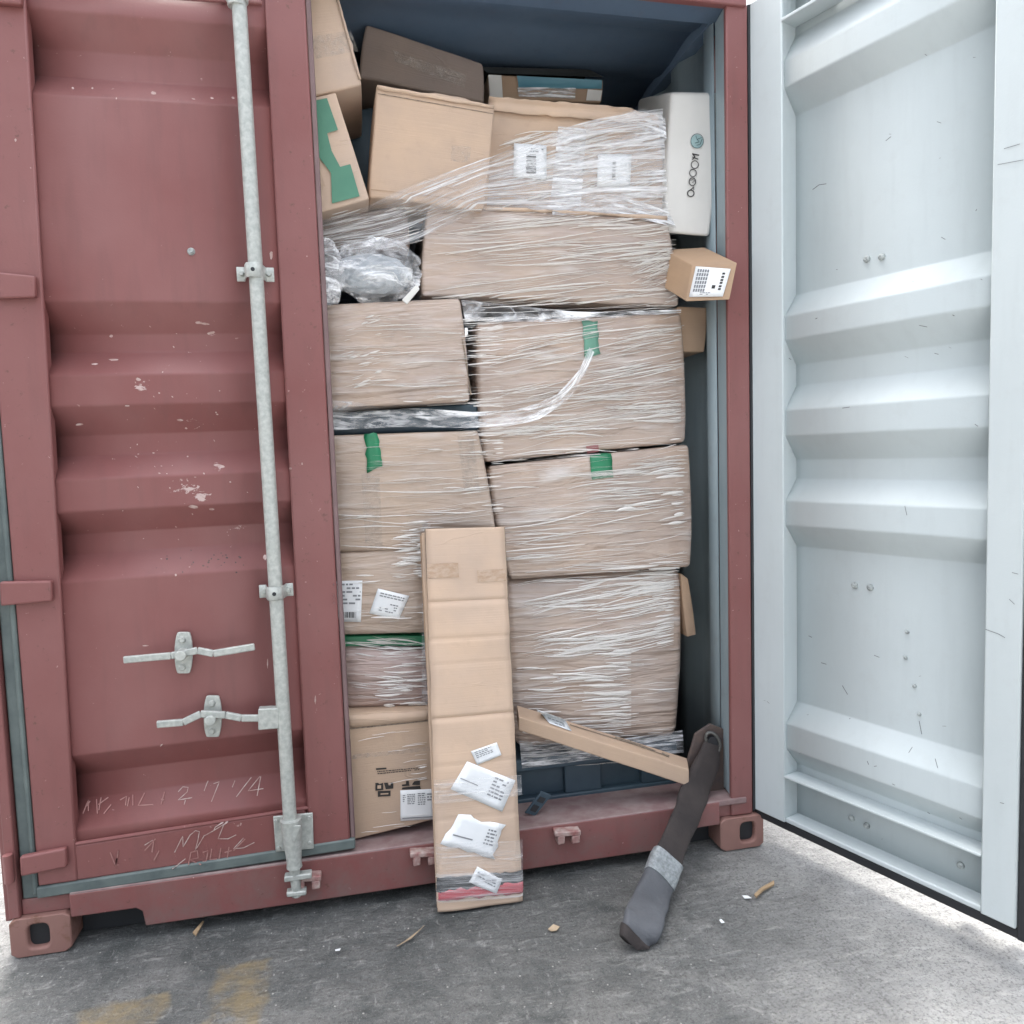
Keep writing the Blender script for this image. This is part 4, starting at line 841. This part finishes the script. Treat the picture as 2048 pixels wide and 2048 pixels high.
# invented strap standing in for a blurred shape, first read as a leg
C = thing('strap_stand_in', WZ(1215, 1775, 0), 'unidentified dark shape at right corner, built as strap with grey silver-banded pad', 'strap')
pts = [W(1344, 1404, .088), W(1334, 1440, .07), W(1312, 1492, .035), W(1292, 1545, -.055), W(1270, 1598, -.13), W(1248, 1648, -.20), W(1228, 1700, -.28), WZ(1212, 1742, .05), WZ(1198, 1768, .03), WZ(1190, 1782, .016)]
rr = [.034, .050, .052, .048, .048, .052, .054, .056, .052, .040]
def webbing(name, mat, a, b, k=1., fl=.30, sub=10):
    P = []; Q = []; n = len(pts)
    for i in range(n-1):
        for j in range(sub):
            u = j/sub; p0, p1, p2, p3 = pts[max(i-1, 0)], pts[i], pts[i+1], pts[min(i+2, n-1)]
            P.append(.5*((2*p1)+(-p0+p2)*u+(2*p0-5*p1+4*p2-p3)*u*u+(-p0+3*p1-3*p2+p3)*u**3)); Q.append(rr[i]*(1-u)+rr[i+1]*u)
    P.append(pts[-1]); Q.append(rr[-1]); lo, hi = int(a*(len(P)-1)), int(b*(len(P)-1)); V = []; m_ = 36
    for i in range(lo, hi+1):
        t = P[min(i+1, len(P)-1)]-P[max(i-1, 0)]; t = t/np.linalg.norm(t); wa = np.array([.84, .10, -.30]); wa = wa-t*np.dot(wa, t); wa = wa/np.linalg.norm(wa); wb = np.cross(wa, t)
        for q_ in range(m_):
            an = 2*math.pi*q_/m_; cx, sx = math.cos(an), math.sin(an); e = .6
            v = P[i]+wa*Q[i]*k*math.copysign(abs(cx)**e, cx)+wb*Q[i]*(fl*k+(k-1)*.3)*math.copysign(abs(sx)**e, sx)
            v = v+np.array(noise.noise_vector(Vector(v*14)))*.006+wb*noise.noise(Vector((v[0]*30, v[1]*30, v[2]*14)))*.004; v[2] = max(v[2], .004); V.append(v)
    n_ = hi-lo+1; Fc = [(i*m_+q_, (i+1)*m_+q_, (i+1)*m_+(q_+1) % m_, i*m_+(q_+1) % m_) for i in range(n_-1) for q_ in range(m_)]+[tuple(range(m_))[::-1], tuple(range((n_-1)*m_, n_*m_))]
    return fixn(mesh(name, V, Fc, mat, C, smooth=50))
cm = simple('dark_brown_webbing', (.032, .027, .027), .9, 0, .003, 140, (.050, .041, .039), 9); cg = simple('blue_grey_pad_cloth', (.115, .122, .135), .8, 0, .004, 120, (.075, .08, .09), 7); cb = simple('silver_reflective_tape', (.34, .37, .385), .5, .2, .002, 300, (.20, .22, .23), 90)
webbing('strap_webbing', cm, 0, .50); webbing('strap_pad', cg, .49, .90, 1.06, .34); webbing('reflective_band', cb, .49, .58, 1.10, .38); webbing('pad_tip', cm, .885, 1., 1.08, .36)
# ground litter
def bit(name, label, cat, q, mat, h=.004, curl=.006, group=None):
    P = [WZ(x, y, .003) for x, y in q]; n = len(P); V = [p+np.array([0, 0, curl*random.random()]) for p in P]; mb = MB().prism(V, (0, 0, h)); o = mb.build(name, M[mat]); fixn(o); return tag(o, label, cat, group)
bit('wood_splinter', 'pale curved wood splinter on the ground left of the open door', 'wood splinter', [(1423, 1693), (1436, 1678), (1460, 1667), (1461, 1672), (1440, 1684), (1427, 1697)], 'wood', .006)
bit('dry_leaf', 'small tan leaf lying on the ground right of the folded carton', 'leaf', [(1034, 1754), (1044, 1748), (1056, 1750), (1050, 1757), (1040, 1759)], 'leaf', .002)
bit('twig', 'short brown twig on the ground below the fork pocket', 'twig', [(364, 1765), (382, 1742), (385, 1743), (370, 1768)], 'wood', .005)
bit('straw', 'thin pale straw lying on the ground left of the folded carton', 'straw', [(748, 1787), (775, 1770), (800, 1748), (801, 1750), (776, 1773), (750, 1789)], 'leaf', .002)
for lab, q in (('white paper scrap beside the wood splinter', [(1400, 1690), (1411, 1692), (1418, 1696), (1405, 1696)]), ('pale paper scrap on the ground right of the grey strap pad', [(1357, 1738), (1361, 1736), (1367, 1742), (1361, 1743)]),
               ('small white chip just below the rod keeper on the ground', [(632, 1793), (643, 1791), (641, 1796), (633, 1796)])):
    bit('paper_scrap', lab, 'paper scrap', q, 'paper', .0015, .004, 'paper scraps on the ground')
st = lump('pebble', WZ(1399, 1585, .0)+np.array([.02, .12, .045]), (.030, .03, .04), M['stone'], None, 1.0, .3); tag(st, 'pale stone sitting inside the hole of the right corner casting', 'stone')

# --- chalk writing on the closed door
lv = [Vector(np.array(v.co)+ORG[pan.name]) for v in pan.data.vertices]; lf = [list(p.vertices) for p in pan.data.polygons]; k = len(lv)
lv += [Vector(np.array(v.co)+ORG[LD.name]) for v in LD.data.vertices]; lf += [[i+k for i in p.vertices] for p in LD.data.polygons]
LB = BVHTree.FromPolygons(lv, lf)
z6 = lambda x, y: (x/2.76/1.06004, (1450+y/2.76)/1.06004)
Z6 = lambda *p: [z6(p[i], p[i+1]) for i in range(0, len(p), 2)]
mb = MB()
for P in (Z6(985, 370, 1010, 342, 1040, 345, 1035, 370, 985, 415, 1062, 402), Z6(1025, 415, 1018, 440), Z6(1150, 305, 1128, 365), Z6(1180, 325, 1212, 314, 1168, 425), Z6(1298, 308, 1283, 345), Z6(1388, 290, 1345, 345, 1305, 398), Z6(1435, 285, 1370, 365, 1455, 352), Z6(1440, 285, 1420, 392),
          Z6(965, 700, 1010, 610, 1012, 670, 1050, 605, 1080, 580, 1102, 585, 1092, 640, 1078, 690, 1130, 605), Z6(1130, 608, 1180, 580, 1285, 515, 1235, 550, 1205, 625, 1260, 625, 1305, 603), Z6(1180, 580, 1190, 560, 1250, 525), Z6(1345, 620, 1290, 680, 1345, 675, 1405, 645), Z6(950, 795, 1025, 735), Z6(800, 660, 845, 632)):
    stroke(mb, P, 1.6, LB, .0035)
mb.build('chalk_writing', M['chalk'], LD)
mb = MB()
for P in (Z6(460, 490, 490, 415, 490, 475), Z6(500, 420, 480, 450), Z6(535, 410, 540, 490), Z6(560, 400, 548, 470), Z6(545, 440, 600, 400), Z6(575, 490, 615, 440), Z6(665, 415, 700, 395, 695, 445), Z6(715, 400, 705, 450), Z6(735, 385, 735, 445), Z6(800, 375, 765, 445, 845, 440), Z6(910, 370, 890, 440), Z6(890, 410, 908, 415),
          Z6(1040, 770, 1055, 700, 1090, 690, 1095, 730, 1050, 740, 1110, 770), Z6(1120, 700, 1150, 690, 1140, 745, 1120, 750), Z6(1170, 680, 1160, 740, 1200, 735), Z6(1220, 675, 1210, 740), Z6(1240, 700, 1280, 690), Z6(1265, 670, 1255, 735), Z6(1290, 690, 1355, 625), Z6(610, 700, 640, 775, 655, 690), Z6(655, 690, 640, 770, 660, 768), Z6(800, 690, 860, 625), Z6(850, 640, 840, 700), Z6(880, 690, 850, 745)):
    stroke(mb, P, 2.2, LB, .0035)
mb.build('chalk_writing', M['chalk_faint'], LD)
# paint chips scraped off the closed door
mb = MB(); z1c = lambda x, y: (x/2.76/1.06004, y/2.76/1.06004)
def chip(x, y, a, b, an=0):
    P = []
    for i in range(9):
        t = i/9*2*math.pi; r_ = 1+.45*noise.noise(Vector((x*.3, i*1.7, y*.2))); u, v = a*math.cos(t)*r_, b*math.sin(t)*r_; P.append((x+u*math.cos(an)-v*math.sin(an), y+u*math.sin(an)+v*math.cos(an)))
    mb.add([hit(LB, *p, .0025) for p in P], [tuple(reversed(range(9)))])
for x, y, a, b, an in ((375, 608, 6, 2.5, 0), (397, 628, 8, 3, -.2), (385, 610, 10, 2, .1), (210, 634, 3, 3, 0), (415, 880, 10, 3, .2), (262, 716, 5, 3, .2), (548, 884, 3, 2, 0), (365, 955, 10, 3, .1), (340, 792, 6, 2, 0), (400, 960, 5, 2, 0), (215, 680, 9, 2, 0), (180, 688, 6, 2, -.1), (500, 1052, 3, 5, 0), (290, 177, 5, 3, .2), (138, 168, 3, 2, .5), (175, 168, 2, 2, 0), (400, 187, 3, 2, 0), (440, 186, 3, 2, .6), (365, 188, 4, 1.2, .3), (220, 187, 1.5, 1.5, 0), (512, 482, 3, 8, 0), (30, 265, 2, 3, 0), (570, 875, 1.5, 2.5, 0), (240, 765, 5, 1.2, 0), (150, 800, 8, 2, -.1), (275, 1218, 6, 1.2, 0), (332, 1195-110, 2, 2, 0), (305, 1525-120, 3, 1, -.8), (505, 1252, 1.2, 8, 0), (595, 1320, 1.5, 9, 0)):
    chip(x, y, a, b, an)
for _ in range(40): chip(random.gauss(330, 70), random.gauss(860, 90), random.uniform(.8, 2.6), random.uniform(.5, 1.4), random.random())
mb.build('paint_chips', M['chalk'], LD)['kind'] = 'stuff'
mb = MB()
for _ in range(26): chip(random.gauss(410, 40), random.gauss(1060, 12), random.uniform(.8, 2.2), random.uniform(.8, 2), 0)
mb.build('rust_spots', M['grime'], LD)['kind'] = 'stuff'
# scuffs on the open door
dv_ = [Vector(np.array(v.co)+ORG[rp.name]) for v in rp.data.vertices]; df = [list(p.vertices) for p in rp.data.polygons]; k = len(dv_)
dv_ += [Vector(np.array(v.co)+ORG[RD.name]) for v in RD.data.vertices]; df += [[i+k for i in p.vertices] for p in RD.data.polygons]
DB = BVHTree.FromPolygons(dv_, df); mb = MB()
for P in ([(1534, 358), (1546, 349), (1560, 347)], [(1672, 266), (1682, 258)], [(1883, 311), (1932, 302)], [(1895, 281), (1925, 272)], [(1539, 602), (1543, 600)], [(1735, 613), (1750, 616)], [(1860, 1187), (1885, 1196), (1897, 1203)], [(1715, 1421), (1722, 1410)], [(1765, 1432), (1770, 1450)], [(1735, 1360), (1740, 1385)], [(1650, 1236), (1660, 1240)], [(1590, 1293), (1600, 1310)], [(1840, 800), (1846, 804)], [(1910, 1080), (1922, 1083)], [(1905, 1130), (1915, 1140)], [(1550, 1250), (1560, 1253)], [(1708, 955), (1712, 972)], [(1590, 770), (1604, 768)]):
    stroke(mb, P, 1.1, DB, .0025)
for _ in range(34):
    x_ = random.uniform(1430, 1925); y_ = random.choice((random.uniform(100, 1500), random.uniform(1250, 1640))); L_ = random.uniform(2, 9); an_ = random.gauss(.1, .5)
    stroke(mb, [(x_, y_), (x_+L_*math.cos(an_), y_+L_*math.sin(an_))], random.uniform(.5, 1.3), DB, .0022)
mb.build('scuff_marks', simple('dark_scuff', (.17, .18, .19), .6), RD)['kind'] = 'stuff'
